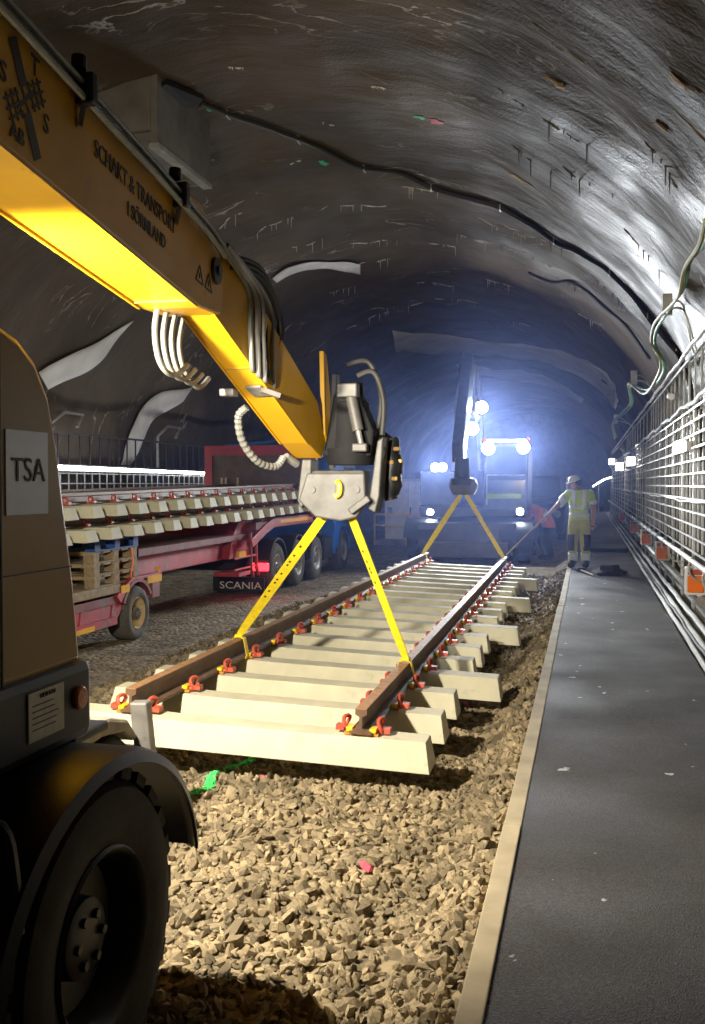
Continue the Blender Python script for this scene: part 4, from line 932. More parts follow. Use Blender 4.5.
# ---------------------------------------------------------------- low loader trailer with stacked track panels
GZ = -0.47
TR = thing('low_loader_trailer', 'dusty red low loader trailer carrying track panels on the left', 'trailer', (-7.0, 12.0, GZ))
TX = -5.88
MB().box((-8.15, 6.5, 0.10), (TX - 0.02, 12.75, 0.20)).build('rear_deck', REDD, TR)
dk = MB().box((TX - 0.10, 6.5, 0.235), (TX, 11.62, 0.345)).build('deck_edge', WOOD, TR, bevel=0.01)
for k in range(18):
    MB().box((-8.1, 6.6 + k * 0.34, 0.205), (TX - 0.105, 6.6 + k * 0.34 + 0.32, 0.335)).build('deck_plank', WOOD, TR)
MB().prism([(TX - 0.04, 6.5, -0.10), (TX - 0.04, 11.55, -0.14), (TX - 0.04, 11.72, 0.0), (TX - 0.04, 11.72, 0.20), (TX - 0.04, 6.5, 0.20)], (-0.10, 0, 0)).build('side_beam', RED, TR)
for y in (9.6, 10.6, 11.4): MB().prism([(TX - 0.03, y, -0.10), (TX - 0.03, y + 0.10, -0.10), (TX - 0.03, y + 0.22, 0.20), (TX - 0.03, y + 0.08, 0.20)], (-0.03, 0, 0)).build('gusset', RED, TR)
MB().box((TX - 0.045, 6.5, -0.16), (TX + 0.01, 11.5, -0.06)).build('lower_rail', RED, TR)
MB().box((TX + 0.01, 9.0, -0.16), (TX + 0.014, 10.9, -0.10)).build('reflective_strip', REFLY, TR)
wheel(TR, (TX, 12.12, GZ + 0.375), 0.375, 0.30, 1, rim=0.58, tm=RUBD, rm=WOODL, hm=RUBD)
wheel(TR, (-8.1, 12.12, GZ + 0.375), 0.375, 0.30, -1, rim=0.58, tm=RUBD, rm=WOODL, hm=RUBD)
MB().tube([(-6.2, 12.12, GZ + 0.375), (-7.8, 12.12, GZ + 0.375)], 0.08, n=10).build('axle', DKST, TR)
def arch(root, name, x0, x1, cy, cz, r, a0, a1, mt, th=0.05, n=14):
    m = MB(); 
    for i in range(n + 1):
        a = a0 + (a1 - a0) * i / n
        for x, rr in ((x0, r), (x1, r), (x1, r + th), (x0, r + th)): m.v.append((x, cy + rr * math.cos(a), cz + rr * math.sin(a)))
    for i in range(n):
        for j in range(4): m.f.append((i * 4 + j, i * 4 + (j + 1) % 4, i * 4 + 4 + (j + 1) % 4, i * 4 + 4 + j))
    m.f += [(0, 1, 2, 3), (n * 4, n * 4 + 1, n * 4 + 2, n * 4 + 3)]
    return m.build(name, mt, root, smooth=True)
arch(TR, 'wheel_arch', TX - 0.32, TX + 0.01, 12.12, GZ + 0.375, 0.42, 0.5, PI - 0.4, REDD)
MB().prism([(TX + 0.005, 11.5, 0.20), (TX + 0.005, 11.95, 0.40), (TX + 0.005, 12.85, 0.40), (TX + 0.005, 12.85, 0.26), (TX + 0.005, 12.35, 0.36), (TX + 0.005, 11.9, 0.34), (TX + 0.005, 11.62, 0.10)], (-0.05, 0, 0)).build('arch_rail', RED, TR)
MB().box((TX - 0.04, 12.55, 0.06), (TX + 0.01, 12.78, 0.32)).build('arch_bracket', REDD, TR)
MB().box((TX + 0.006, 11.62, 0.22), (TX + 0.012, 11.85, 0.32)).build('reflective_strip', REFLY, TR); MB().box((TX + 0.006, 12.4, 0.27), (TX + 0.012, 12.85, 0.37)).build('reflective_strip', REFLY, TR)
MB().lathe((TX + 0.01, 12.72, 0.42), (0, 0, 1), [(0, 0.03), (0.06, 0.03), (0.06, 0)], n=10).build('marker_lamp', REFLY, TR)
# central beam and gooseneck over the lorry's rear axles
MB().box((-8.0, 12.7, 0.28), (-6.35, 17.4, 0.62)).build('main_beam', RED, TR, bevel=0.02)
MB().box((-8.1, 12.7, 0.62), (-6.15, 17.4, 0.72)).build('beam_top', REDD, TR)
MB().prism([(-6.2, 16.4, 0.30), (-6.2, 17.5, 0.30), (-6.2, 17.7, 0.95), (-6.2, 16.9, 0.95), (-6.2, 16.6, 0.70)], (-1.8, 0, 0)).build('gooseneck_riser', RED, TR)
MB().box((-8.1, 17.3, 0.78), (-6.0, 21.0, 0.92)).build('gooseneck_deck', REDD, TR)
MB().prism([(-5.95, 16.9, 0.62), (-5.95, 17.7, 0.86), (-5.95, 18.2, 0.97), (-5.95, 21.0, 0.97), (-5.95, 21.0, 0.80), (-5.95, 18.3, 0.80), (-5.95, 17.8, 0.70), (-5.95, 17.0, 0.48)], (-0.12, 0, 0)).build('gooseneck_rail', RED, TR, bevel=0.01)
MB().box((-5.95, 18.6, 0.86), (-5.942, 20.8, 0.93)).build('reflective_strip', REFLY, TR)
for y in (16.95, 17.25): MB().tube([(-6.0, y, 0.75), (-5.98, y, 0.1), (-5.98, y + 0.1, -0.05)], 0.035, n=6).build('support_leg', REDD, TR)
MB().box((-6.45, 16.3, 0.0), (-5.97, 16.9, 0.07)).build('lower_step', RED, TR)
for z in (0.32, 0.12): MB().box((-6.0, 16.1, z), (-5.97, 17.3, z + 0.03)).build('guard_bar', RED, TR)
MB().box((-6.02, 16.3, 0.34), (-5.965, 16.65, 0.44)).build('reflective_strip', REFLY, TR)
# headboard
MB().box((-8.35, 20.75, 0.92), (-5.85, 20.85, 2.45)).build('headboard_panel', PLY, TR)
MB().box((-8.40, 20.70, 2.28), (-5.80, 20.90, 2.50)).build('headboard_rail', RED, TR); MB().box((-8.40, 20.70, 0.92), (-8.22, 20.90, 2.28)).build('headboard_post', RED, TR); MB().box((-5.98, 20.70, 0.92), (-5.80, 20.90, 2.28)).build('headboard_post', RED, TR)
lbs = ['leftmost short timber stake standing against the headboard', 'middle timber stake standing against the headboard', 'rightmost timber stake standing against the headboard']
for k, x in enumerate((-7.98, -7.88, -7.60)):
    o = MB().beam((x, 20.66, 0.93), (x, 20.68, 1.78), 0.045, 0.03).build('timber_stake', WOODL); tag(o, lbs[k], 'timber', 'timber stakes on the trailer')
m = MB(); 
for i in range(9):
    for j in range(5):
        x = -7.95 + i * 0.25; y = 20.72 + j * 0.28
        m.v.append((x, y, 2.54 + 0.10 * mnoise.noise(V((x * 2.3, y * 2, 0))) + 0.14 * math.sin(PI * i / 8) * math.sin(PI * (j + .4) / 4.8)))
for i in range(8):
    for j in range(4): a = i * 5 + j; m.f.append((a, a + 1, a + 6, a + 5))
o = m.build('tarpaulin', BLUEFABRIC, smooth=True); so = o.modifiers.new('thickness', 'SOLIDIFY'); so.thickness = 0.03
tag(o, 'crumpled blue tarpaulin lying on top of the red headboard', 'tarpaulin')

# pallets
def pallet(x, y, z, mt, label):
    q = thing('pallet', label, 'pallet', (x, y, z), 'pallets on the low loader')
    for k in range(5): MB().box((x - 0.55, y - 0.6 + k * 0.255, z + 0.127), (x + 0.55, y - 0.6 + k * 0.255 + 0.18, z + 0.15)).build('top_board', mt, q)
    for i in range(3):
        for j in range(3): MB().cbox((x - 0.48 + i * 0.48, y - 0.53 + j * 0.53, z + 0.062), (0.14, 0.14, 0.084)).build('block', mt, q)
    for i in range(3): MB().box((x - 0.55 + i * 0.48, y - 0.6, z), (x - 0.41 + i * 0.48, y + 0.6, z + 0.02)).build('bottom_board', mt, q)
    for j in range(3): MB().box((x - 0.55, y - 0.6 + j * 0.53, z + 0.104), (x + 0.55, y - 0.46 + j * 0.53, z + 0.127)).build('stringer_board', mt, q)
for k, (mt, lb) in enumerate(((WOOD, 'lowest weathered wooden pallet of the stack under the sleepers'), (WOOD, 'second weathered wooden pallet from the deck'), (WOOD, 'third weathered wooden pallet, just under the blue one'), (WOODB, 'blue pallet on top of the stack under the sleepers'))):
    pallet(-6.5 + random.uniform(-.02, .02), 11.65, 0.337 + k * 0.152, mt, lb)
o = MB().tube(curve_pts([(-5.89, 11.95, 0.80), (-5.88, 11.97, 0.60), (-5.885, 11.93, 0.45), (-5.89, 11.96, 0.31)], 4), 0.012, n=6).build('lashing_strap', ORANGE, smooth=True); tag(o, 'orange lashing strap hanging beside the pallet stack', 'strap')
# two stacked track panels
_sm = sleeper_mesh
sleeper_mesh = lambda a, b: _sm(a - 0.1, b + 0.12, top=0.22, bot=0.30, h=0.145)
for k, (z, lb) in enumerate(((1.205, 'lower of the two track panels stacked on the red trailer'), (1.49, 'upper of the two track panels stacked on the red trailer'))):
    q = thing('stacked_track_panel', lb, 'track panel', (-7.00, 8.6 + 0.15 * k, z), 'track panels on the trailer'); q.rotation_euler = (0.013, 0, 0)
    panel_parts(q, 20, 0.62, 12.0, 1, longs=False, zt=-0.138, rs=0.85)
for x in (-7.9, -6.2):
    o = MB().box((x - 0.1, 17.9, 0.925), (x + 0.1, 20.2, 0.955)).build('bearer', WOOD); tag(o, 'timber bearer under the track panels, %s side of the gooseneck' % ('far' if x < -7 else 'near'), 'timber')

# ---------------------------------------------------------------- blue lorry
TK = thing('truck', 'blue lorry pulling the red trailer, three rear axles with grey mudguards', 'truck', (-7.0, 20.0, GZ))
KX = -5.82
MB().box((-7.6, 17.2, 0.05), (-6.4, 24.2, 0.35)).build('chassis', BLK, TK)
for k, y in enumerate((18.05, 19.45, 20.85)):
    wheel(TK, (KX, y, GZ + 0.49), 0.49, 0.32, 1, rim=0.55, tm=RUBD, rm=GALV, hm=STEEL, nbolt=10)
    arch(TK, 'mudguard', KX - 0.40, KX + 0.02, y, GZ + 0.49, 0.555, 0.0, PI, BLK, th=0.03)
    MB().tube([(KX - 0.3, y, GZ + 0.49), (-8.0, y, GZ + 0.49)], 0.08, n=10).build('axle', DKST, TK)
wheel(TK, (KX, 23.35, GZ + 0.49), 0.49, 0.30, 1, rim=0.55, tm=RUBD, rm=GALV, hm=STEEL, nbolt=10)
MB().box((KX - 0.45, 21.6, -0.10), (KX - 0.02, 22.35, 0.40)).build('tank', DKST, TK, bevel=0.03)
cabp = [(22.3, 0.10), (22.75, 0.10), (22.85, 0.42), (23.1, 0.60), (23.6, 0.60), (23.85, 0.42), (23.95, 0.0), (24.6, -0.05), (24.62, 0.9), (24.45, 2.45), (22.35, 2.55)]
cb = MB().prism([(KX + 0.02, y, z) for y, z in cabp], (-2.4, 0, 0)).build('cab', BLUE, TK, bevel=0.04)
MB().prism([(KX + 0.025, y, z) for y, z in [(23.2, 1.25), (24.4, 1.25), (24.25, 2.05), (23.2, 2.05)]], (0.006, 0, 0)).build('door_window', GLASS, cb)
MB().box((KX - 0.5, 22.28, 0.0), (KX + 0.03, 22.4, 0.75)).build('cab_step', BLUE, TK, bevel=0.02)
fl = MB().box((-6.85, 17.28, GZ + 0.10), (KX - 0.02, 17.32, -0.10)).build('mud_flap', BLK, TK)
text('flap_lettering', 'SCANIA', 0.19, (-6.30, 17.27, GZ + 0.21), (1, 0, 0), (0, 0, 1), INKW, fl, 1.25, thick=0.004)
MB().box((-6.10, 17.30, 0.02), (KX + 0.03, 17.42, 0.16)).build('tail_lamp', TAILR, TK, bevel=0.01)
MB().box((KX - 0.42, 17.42, -0.1), (KX, 17.46, 0.22)).build('lamp_bracket', BLK, TK)
lamp('tail_light', 'POINT', (KX + 0.06, 17.2, 0.09), 3.0, (1, 0.03, 0.04), 0.05, parent=TK)

# ---------------------------------------------------------------- far excavator with its work lamps
gz = ground(-2.8, 23)
FE = thing('far_excavator', 'backlit wheeled excavator, coloured dark, with dazzling work lamps at the far end of the panel', 'excavator', (-2.75, 24.5, gz))  # bodywork gets dark materials for the backlight; its own paint colour is unknown
for x, sd2 in ((-4.15, -1), (-3.78, -1), (-1.28, 1), (-1.66, 1)):
    for y in (23.2, 26.0):
        if y > 24 and abs(x + 2.7) < 1.3: continue
        wheel(FE, (x, y, gz + 0.47), 0.47, 0.30, sd2, rim=0.55, tm=RUB, rm=DKST, hm=DKST, lugs=18, nbolt=6)
MB().box((-3.9, 22.75, gz + 0.35), (-1.6, 26.6, gz + 0.95)).build('chassis', DKST, FE, bevel=0.03)
MB().box((-3.75, 22.45, gz + 0.15), (-1.75, 22.65, gz + 0.50)).build('blade', DKST, FE, bevel=0.02)
for x in (-3.3, -2.2): MB().beam((x, 22.6, gz + 0.40), (x, 23.0, gz + 0.55), 0.12, 0.12).build('blade_arm', DKST, FE)
for x0, x1 in ((-4.22, -3.45), (-1.98, -1.22)):
    m = MB(); n = 12
    for i in range(n + 1):
        a = 0.2 + (PI - 0.4) * i / n
        for x, r in ((x0, 0.52), (x1, 0.52), (x1, 0.55), (x0, 0.55)): m.v.append((x, 23.2 + r * math.cos(a), gz + 0.47 + r * math.sin(a)))
    for i in range(n):
        for j in range(4): m.f.append((i * 4 + j, i * 4 + (j + 1) % 4, i * 4 + 4 + (j + 1) % 4, i * 4 + 4 + j))
    m.build('mudguard', BLK, FE, smooth=True)
MB().box((-3.95, 23.3, 0.85), (-1.45, 27.0, 1.12)).build('upper_frame', BLK, FE, bevel=0.03)
MB().box((-3.95, 23.4, 1.12), (-2.95, 26.8, 1.95)).build('engine_cover', DKST, FE, bevel=0.04)
cabm = MB().prism([(-2.38, 23.15, 1.0), (-2.38, 25.0, 1.0), (-2.38, 25.0, 2.62), (-2.38, 23.45, 2.62), (-2.38, 23.10, 1.75)], (1.02, 0, 0)).build('cab', DKST, FE, bevel=0.03)
MB().prism([(-2.32, 23.08, 1.30), (-1.42, 23.08, 1.30), (-1.42, 23.08, 1.72), (-1.42, 23.40, 2.52), (-2.32, 23.40, 2.52), (-2.32, 23.08, 1.72)], (0, -0.015, 0)).build('windscreen', GLASS, cabm)
MB().tube([(-2.3, 23.04, 1.15), (-2.3, 23.04, 1.85), (-1.42, 23.04, 1.85)], 0.012, n=6).build('wiper', GALV, cabm)
MB().box((-2.30, 23.00, 1.30), (-1.5, 23.05, 1.42)).build('dash_items', HIVIS, cabm)
MB().tube([(-2.32, 23.3, 2.66), (-1.42, 23.3, 2.66)], 0.025, n=8).build('light_bar', LENSW, FE, smooth=True)
for x in (-2.40, -1.36): MB().lathe((x, 23.35, 2.64), (0, 0, 1), [(0, 0.05), (0.09, 0.045), (0.11, 0.0)], n=12).build('beacon', ORANGE, FE, smooth=True)
# boom and stick reaching forward over the panel end
MB().prism([(-2.85, 24.6, 1.1), (-2.85, 25.2, 1.1), (-2.85, 24.1, 3.9), (-2.85, 23.3, 4.35), (-2.85, 22.2, 4.35), (-2.85, 22.2, 4.05), (-2.85, 23.1, 3.9), (-2.85, 23.7, 3.4)], (0.34, 0, 0)).build('boom', DKST, FE, bevel=0.02)
MB().prism([(-2.78, 22.6, 4.5), (-2.78, 22.7, 4.1), (-2.50, 18.7, 2.0), (-2.48, 18.3, 2.05), (-2.50, 18.4, 2.4), (-2.78, 22.2, 4.6)], (0.22, 0, 0)).build('stick', DKST, FE, bevel=0.02)
MB().tube([(-2.55, 24.2, 2.0), (-2.52, 23.0, 3.6)], 0.08, n=10).build('lift_cylinder', STEEL, FE, smooth=True)
MB().tube([(-2.95, 24.2, 2.0), (-2.95, 23.0, 3.6)], 0.08, n=10).build('lift_cylinder', STEEL, FE, smooth=True)
MB().lathe((-2.28, 18.22, 1.62), (0, 0, 1), [(0, 0), (0, 0.2), (0.12, 0.22), (0.14, 0.15), (0.5, 0.13), (0.5, 0)], n=20).build('rotator', BLK, FE, smooth=True)
MB().prism([(-2.52, 18.12, 1.60), (-2.45, 18.12, 1.44), (-2.05, 18.12, 1.44), (-1.98, 18.12, 1.60), (-2.02, 18.12, 1.72), (-2.48, 18.12, 1.72)], (0, 0.2, 0)).build('coupler', DKST, FE, bevel=0.02)
for k in range(6):
    MB().tube(curve_pts([(-2.75 + 0.07 * k, 22.3 - 0.1 * k, 4.3), (-2.85 + 0.1 * k, 21.9, 3.7 - 0.1 * k), (-2.80 + 0.08 * k, 21.2, 3.2), (-2.70 + 0.05 * k, 20.6, 3.0)], 5), 0.025, n=6).build('hose', HOSE, FE, smooth=True)
lens_n = 0
def far_lamp(x, y, z, r, e, aim=(-2.0, 9.0, 0.2), light=True):
    MB().lathe((x, y, z), (0, -1, 0), [(-0.10, 0), (-0.10, r * 0.9), (0, r * 1.12), (0.005, r * 1.12), (0.005, r)], n=18).build('lamp_housing', BLK, FE, smooth=True)
    MB().lathe((x, y - 0.006, z), (0, -1, 0), [(0, r), (0.01, r * 0.8), (0.012, 0)], n=18).build('lamp_lens', LENS, FE, smooth=True)
    if light: lamp('work_light', 'SPOT', (x, y - 0.06, z), e, (0.86, 0.92, 1.0), r, aim=aim, angle=75, blend=0.8, parent=FE)
far_lamp(-2.42, 22.9, 3.42, 0.14, L_FAR); far_lamp(-2.63, 22.9, 2.93, 0.14, L_FAR)
far_lamp(-3.56, 23.3, 2.04, 0.10, L_FAR * 0.8); far_lamp(-3.38, 23.3, 2.04, 0.10, L_FAR * 0.8, light=False)
far_lamp(-2.27, 23.0, 2.47, 0.14, L_FAR); far_lamp(-1.46, 23.0, 2.49, 0.14, L_FAR)
far_lamp(-3.66, 23.2, 0.97, 0.07, L_FAR * 0.2, light=False); far_lamp(-1.53, 23.0, 1.0, 0.08, L_FAR * 0.2, light=False)
MB().tube([(-2.55, 23.0, 2.8), (-2.42, 23.0, 3.5)], 0.03, n=6).build('lamp_bracket', DKST, FE); MB().box((-3.75, 23.3, 1.94), (-3.2, 23.45, 2.0)).build('lamp_bracket', DKST, FE)

# ---------------------------------------------------------------- dark vehicle, white cabinet, hose drum beyond
q = thing('rail_vehicle', 'dark vehicle standing in the gloom between the far excavator and the worker', 'vehicle', (-1.6, 34, -0.37))
MB().prism([(-2.6, 33, 0.0), (-2.6, 37, 0.0), (-2.6, 37, 1.9), (-2.6, 34.2, 1.9), (-2.6, 33.4, 1.2), (-2.6, 33, 1.05)], (1.9, 0, 0)).build('body', mat('navy_paint', (0.03, 0.04, 0.07), 0.4), q, bevel=0.06)
MB().prism([(-2.45, 33.36, 1.22), (-0.85, 33.36, 1.22), (-0.95, 34.12, 1.84), (-2.35, 34.12, 1.84)], (0, -0.03, 0.01)).build('windscreen', GLASS, q)
for x in (-2.35, -0.98): MB().lathe((x, 33.0, 0.65), (0, -1, 0), [(0, 0.12), (0.03, 0.10), (0.03, 0)], n=14).build('headlamp', GALV, q)
for x, s_ in ((-0.75, 1), (-2.55, -1)): wheel(q, (x, 33.9, -0.02), 0.36, 0.22, s_, rm=DKST)
q = thing('site_cabinet', 'white two door site cabinet on a concrete base beside the far excavator', 'cabinet', (-6.1, 33.5, -0.4))
MB().box((-7.1, 32.6, -0.45), (-4.9, 34.4, -0.25)).build('base', CONC, q, bevel=0.03)
cbn = MB().box((-6.78, 33.0, -0.25), (-5.35, 34.0, 1.72)).build('body', WHT, q, bevel=0.01)
for x0, x1 in ((-6.76, -5.96), (-5.92, -5.37)):
    d_ = MB().box((x0, 32.96, -0.18), (x1, 33.0, 1.66)).build('door', WHT, cbn, bevel=0.008)
MB().box((-6.82, 32.95, 1.72), (-5.31, 34.05, 1.82)).build('roof', GREYPAINT, q, bevel=0.01)
MB().box((-5.90, 32.93, 0.6), (-5.86, 32.96, 0.85)).build('handle', DKST, cbn)
MB().tube([(-6.2, 33.4, 1.82), (-6.2, 33.4, 2.25)], 0.02, n=6).build('antenna', WHT, q)
MB().cbox((-6.6, 32.95, 0.75), (0.16, 0.01, 0.18)).build('emblem', DKST, cbn)
q = thing('guard_rail', 'low yellow guard rail in front of the white cabinet', 'guard rail', (-6.0, 32.3, -0.4))
for z in (0.25, 0.62): MB().tube([(-7.0, 32.35, z), (-4.8, 32.35, z)], 0.035, n=8).build('rail', INSY, q)
for x in (-7.0, -5.9, -4.8): MB().tube([(x, 32.35, -0.42), (x, 32.35, 0.62)], 0.035, n=8).build('post', INSY, q)
P = [V((-1.43 + 0.008 * math.sin(i * 1.1), 7.2, 1.98 - i * 0.027)) for i in range(18)]
hg = MB().tube(P, [0.03 + 0.05 * math.sin(PI * (i + 2) / 21) + 0.006 * (i % 2) for i in range(18)], n=14).build('ribbed_guard', BLK, EX, smooth=True)
for k, (z, a) in enumerate(((1.90, -0.9), (1.80, -1.5), (1.81, -0.5), (1.68, -1.1))): MB().cbox((-1.425 + 0.07 * math.cos(a), 7.2 + 0.07 * math.sin(a), z), (0.045, 0.04, 0.03)).build('mustard_patch', CALCO, hg, bevel=0.01)
MB().beam((-1.44, 7.2, 1.96), (-1.60, 7.05, 2.10), 0.05, 0.05).build('guard_bracket', BLK, EX)

# ---------------------------------------------------------------- people
def skin_mesh(name, verts, edges, radii, root=0, sub=3):
    me = bpy.data.meshes.new(name); me.from_pydata(verts, edges, [])
    o = link(bpy.data.objects.new('tmp_skin', me)); sk = o.modifiers.new('skin', 'SKIN'); sk.use_smooth_shade = True
    for i, r in enumerate(radii):
        r = r if isinstance(r, tuple) else (r, r); me.skin_vertices[0].data[i].radius = r
        me.skin_vertices[0].data[i].use_root = (i == root)
    ss = o.modifiers.new('sub', 'SUBSURF'); ss.levels = sub; ss.render_levels = sub
    dg = bpy.context.evaluated_depsgraph_get(); dg.update()
    out = bpy.data.meshes.new_from_object(o.evaluated_get(dg)); bpy.data.objects.remove(o)
    out.name = name; return out
def subset(src, name, pred, off, mt, parent):
    """clothing: faces of the body picked by their centre, lifted off along the normals"""
    vs = {}; m = MB()
    for p in src.polygons:
        if not pred(p.center): continue
        f = []
        for vi in p.vertices:
            if vi not in vs: vs[vi] = len(m.v); v = src.vertices[vi]; m.v.append(tuple(v.co + v.normal * off))
            f.append(vs[vi])
        m.f.append(tuple(f))
    if not m.f: return None
    me = bpy.data.meshes.new(name); me.from_pydata(m.v, [], m.f); me.materials.append(mt); me.polygons.foreach_set('use_smooth', [True] * len(me.polygons))
    o = link(bpy.data.objects.new(name, me)); o.parent = parent
    s_ = o.modifiers.new('thickness', 'SOLIDIFY'); s_.thickness = 0.008; s_.offset = 1
    return o
def person(loc, rotz, J, label, style):
    """J: joint name -> (pos, radius). One continuous skinned body, clothes as shells, fingers rooted in the palms"""
    q = thing('person', label, 'person', loc); q.rotation_euler = (0, 0, rotz)
    names = list(J); idx = {n: i for i, n in enumerate(names)}
    E_ = [('pelvis', 'spine'), ('spine', 'chest'), ('chest', 'neck'), ('neck', 'chin'), ('chin', 'head'), ('head', 'crown')]
    for s in 'LR': E_ += [('chest', 'sh' + s), ('sh' + s, 'el' + s), ('el' + s, 'wr' + s), ('wr' + s, 'ha' + s), ('pelvis', 'hi' + s), ('hi' + s, 'kn' + s), ('kn' + s, 'an' + s), ('an' + s, 'to' + s)]
    body = skin_mesh('body', [J[n][0] for n in names], [(idx[a], idx[b]) for a, b in E_], [J[n][1] for n in names], idx['pelvis'])
    body.materials.clear(); body.materials.append(SKIN)
    bo = link(bpy.data.objects.new('body', body)); bo.parent = q
    for s in 'LR':   # five fingers of unequal length, bent round a grip
        w_ = V(J['wr' + s][0]); h_ = V(J['ha' + s][0]); d = (h_ - w_).normalized(); sd3 = d.cross(V((0, 1, 0.2))).normalized(); nn = sd3.cross(d)
        m = MB()
        for k, ln in enumerate((0.070, 0.080, 0.075, 0.058)):
            b = h_ + d * 0.02 + sd3 * (0.030 - 0.020 * k); m.tube([b, b + d * ln * 0.5 + nn * 0.01, b + d * ln * 0.75 + nn * 0.035, b + d * ln * 0.6 + nn * 0.055], [0.010, 0.010, 0.009, 0.007], n=6)
        b = h_ - d * 0.02 + sd3 * 0.035; m.tube([b, b + sd3 * 0.025 + d * 0.025 + nn * 0.02, b + sd3 * 0.015 + d * 0.05 + nn * 0.04], [0.012, 0.011, 0.008], n=6)
        m.build('fingers', SKIN, q, local=True, smooth=True)
    return q, body
def face(q, c, fwd, sc=1.0, helmet=HELM, muffs=True):
    """nose, eyes, mouth, ears, hair, helmet around head centre c looking along fwd"""
    c = V(c); f = V(fwd).normalized(); r = f.cross(V((0, 0, 1))).normalized(); u = r.cross(f)
    P = lambda a, b, d: c + r * a * sc + u * b * sc + f * d * sc
    MB().prism([P(-0.012, 0.01, 0.098), P(0.012, 0.01, 0.098), P(0.018, -0.03, 0.10), P(-0.018, -0.03, 0.10)], f * 0.022).build('nose', SKIN, q, local=True, bevel=0.005)
    for s in (-1, 1):
        MB().lathe(P(0.034 * s, 0.012, 0.088), f, [(0, 0.014), (0.008, 0.010), (0.010, 0)], n=8).build('eye', NAVY, q, local=True)
        MB().lathe(P(0.088 * s, -0.01, 0.0), r * s, [(0, 0.03), (0.012, 0.026), (0.014, 0)], n=10).build('ear', SKIN, q, local=True, smooth=True)
        if muffs: MB().lathe(P(0.092 * s, -0.005, -0.005), r * s, [(0, 0.045), (0.035, 0.042), (0.045, 0.025), (0.045, 0)], n=14).build('ear_defender', BLK, q, local=True, smooth=True)
    MB().prism([P(-0.025, -0.058, 0.092), P(0.025, -0.058, 0.092), P(0.02, -0.066, 0.092), P(-0.02, -0.066, 0.092)], f * 0.008).build('mouth', CLIPR, q, local=True)
    MB().lathe(P(0, -0.005, -0.045), u, [(-0.07, 0.070), (-0.05, 0.082), (0.0, 0.088), (0.03, 0.088)], n=18).build('hair', NAVY, q, local=True, smooth=True)
    hm_ = MB().lathe(P(0, 0.035, 0.0), u, [(0, 0.125), (0.005, 0.112), (0.04, 0.110), (0.08, 0.095), (0.105, 0.06), (0.115, 0)], n=22)
    hm_.prism([P(-0.08, 0.032, 0.09), P(0.08, 0.032, 0.09), P(0.05, 0.03, 0.165), P(-0.05, 0.03, 0.165)], u * 0.012)
    return hm_.build('helmet', helmet, q, local=True, smooth=True)
JW = dict(pelvis=((0, 0, 0.95), (0.155, 0.115)), spine=((0, -0.01, 1.15), (0.145, 0.11)), chest=((-0.01, -0.02, 1.36), (0.165, 0.12)), neck=((-0.04, -0.05, 1.51), 0.062), chin=((-0.07, -0.08, 1.57), 0.075), head=((-0.085, -0.09, 1.66), 0.098), crown=((-0.08, -0.085, 1.75), 0.075),
    shR=((-0.20, -0.05, 1.43), 0.085), elR=((-0.40, -0.16, 1.22), 0.052), wrR=((-0.57, -0.25, 1.05), 0.034), haR=((-0.635, -0.28, 0.99), 0.040),
    shL=((0.20, 0.02, 1.43), 0.085), elL=((0.275, 0.04, 1.15), 0.055), wrL=((0.26, -0.03, 0.90), 0.034), haL=((0.25, -0.045, 0.82), 0.042),
    hiR=((-0.10, 0, 0.86), 0.115), knR=((-0.115, -0.03, 0.50), 0.080), anR=((-0.12, 0.02, 0.11), 0.055), toR=((-0.16, -0.14, 0.05), 0.048),
    hiL=((0.10, 0, 0.86), 0.115), knL=((0.115, -0.03, 0.50), 0.080), anL=((0.13, 0.02, 0.11), 0.055), toL=((0.12, -0.15, 0.05), 0.048))
w1, wb = person((-0.16, 19.45, 0.012), 0.0, JW, 'worker in a lime hi-vis vest and white helmet holding a pole on the walkway', 'lime')
def arm_out(c, lim): return c.x < -lim or c.x > 0.33
tors = lambda c: 0.93 < c.z < 1.50 and not (c.x < -0.33 and c.z < 1.40) and not (c.x > 0.215 and c.z < 1.26) and not (c.x < -0.24 and c.z < 1.1)
subset(wb, 'vest', tors, 0.014, HIVIS, w1)
for z in (1.03, 1.17): subset(wb, 'reflective_band', lambda c, z=z: abs(c.z - z) < 0.035 and abs(c.x) < 0.19, 0.024, REFS, w1)
for s in (-0.10, 0.09): subset(wb, 'reflective_brace', lambda c, s=s: abs(c.x - s) < 0.035 and 1.15 < c.z < 1.50, 0.024, REFS, w1)
subset(wb, 'sleeve_band', lambda c: (-0.36 < c.x < -0.29 and 1.2 < c.z < 1.42) or (c.x > 0.2 and 1.24 < c.z < 1.31), 0.024, REFS, w1)
subset(wb, 'trousers', lambda c: 0.13 < c.z < 0.96 and abs(c.x) < 0.215, 0.014, TROUS, w1)
subset(wb, 'knee_pad', lambda c: 0.34 < c.z < 0.66 and 0.095 < abs(c.x) < 0.21 and c.y < 0.03, 0.020, NAVY, w1)
subset(wb, 'ankle_band', lambda c: 0.15 < c.z < 0.30, 0.026, REFS, w1)
subset(wb, 'boot', lambda c: c.z < 0.16, 0.014, NAVY, w1)
face(w1, (-0.088, -0.095, 1.655), (-0.85, -0.42, -0.32))
pole_a = V((-0.16, 19.45, 0.012)) + V((-0.66, -0.30, 0.985)); pe = pw(0.75, 12.9, 0.02)
o = MB().tube([pole_a + (pole_a - pe).normalized() * 0.18, pe + (pole_a - pe).normalized() * 0.03], 0.014, n=8).build('guide_pole', WOODL, smooth=True); tag(o, 'thin pale pole held by the worker, resting on the right rail end', 'pole')
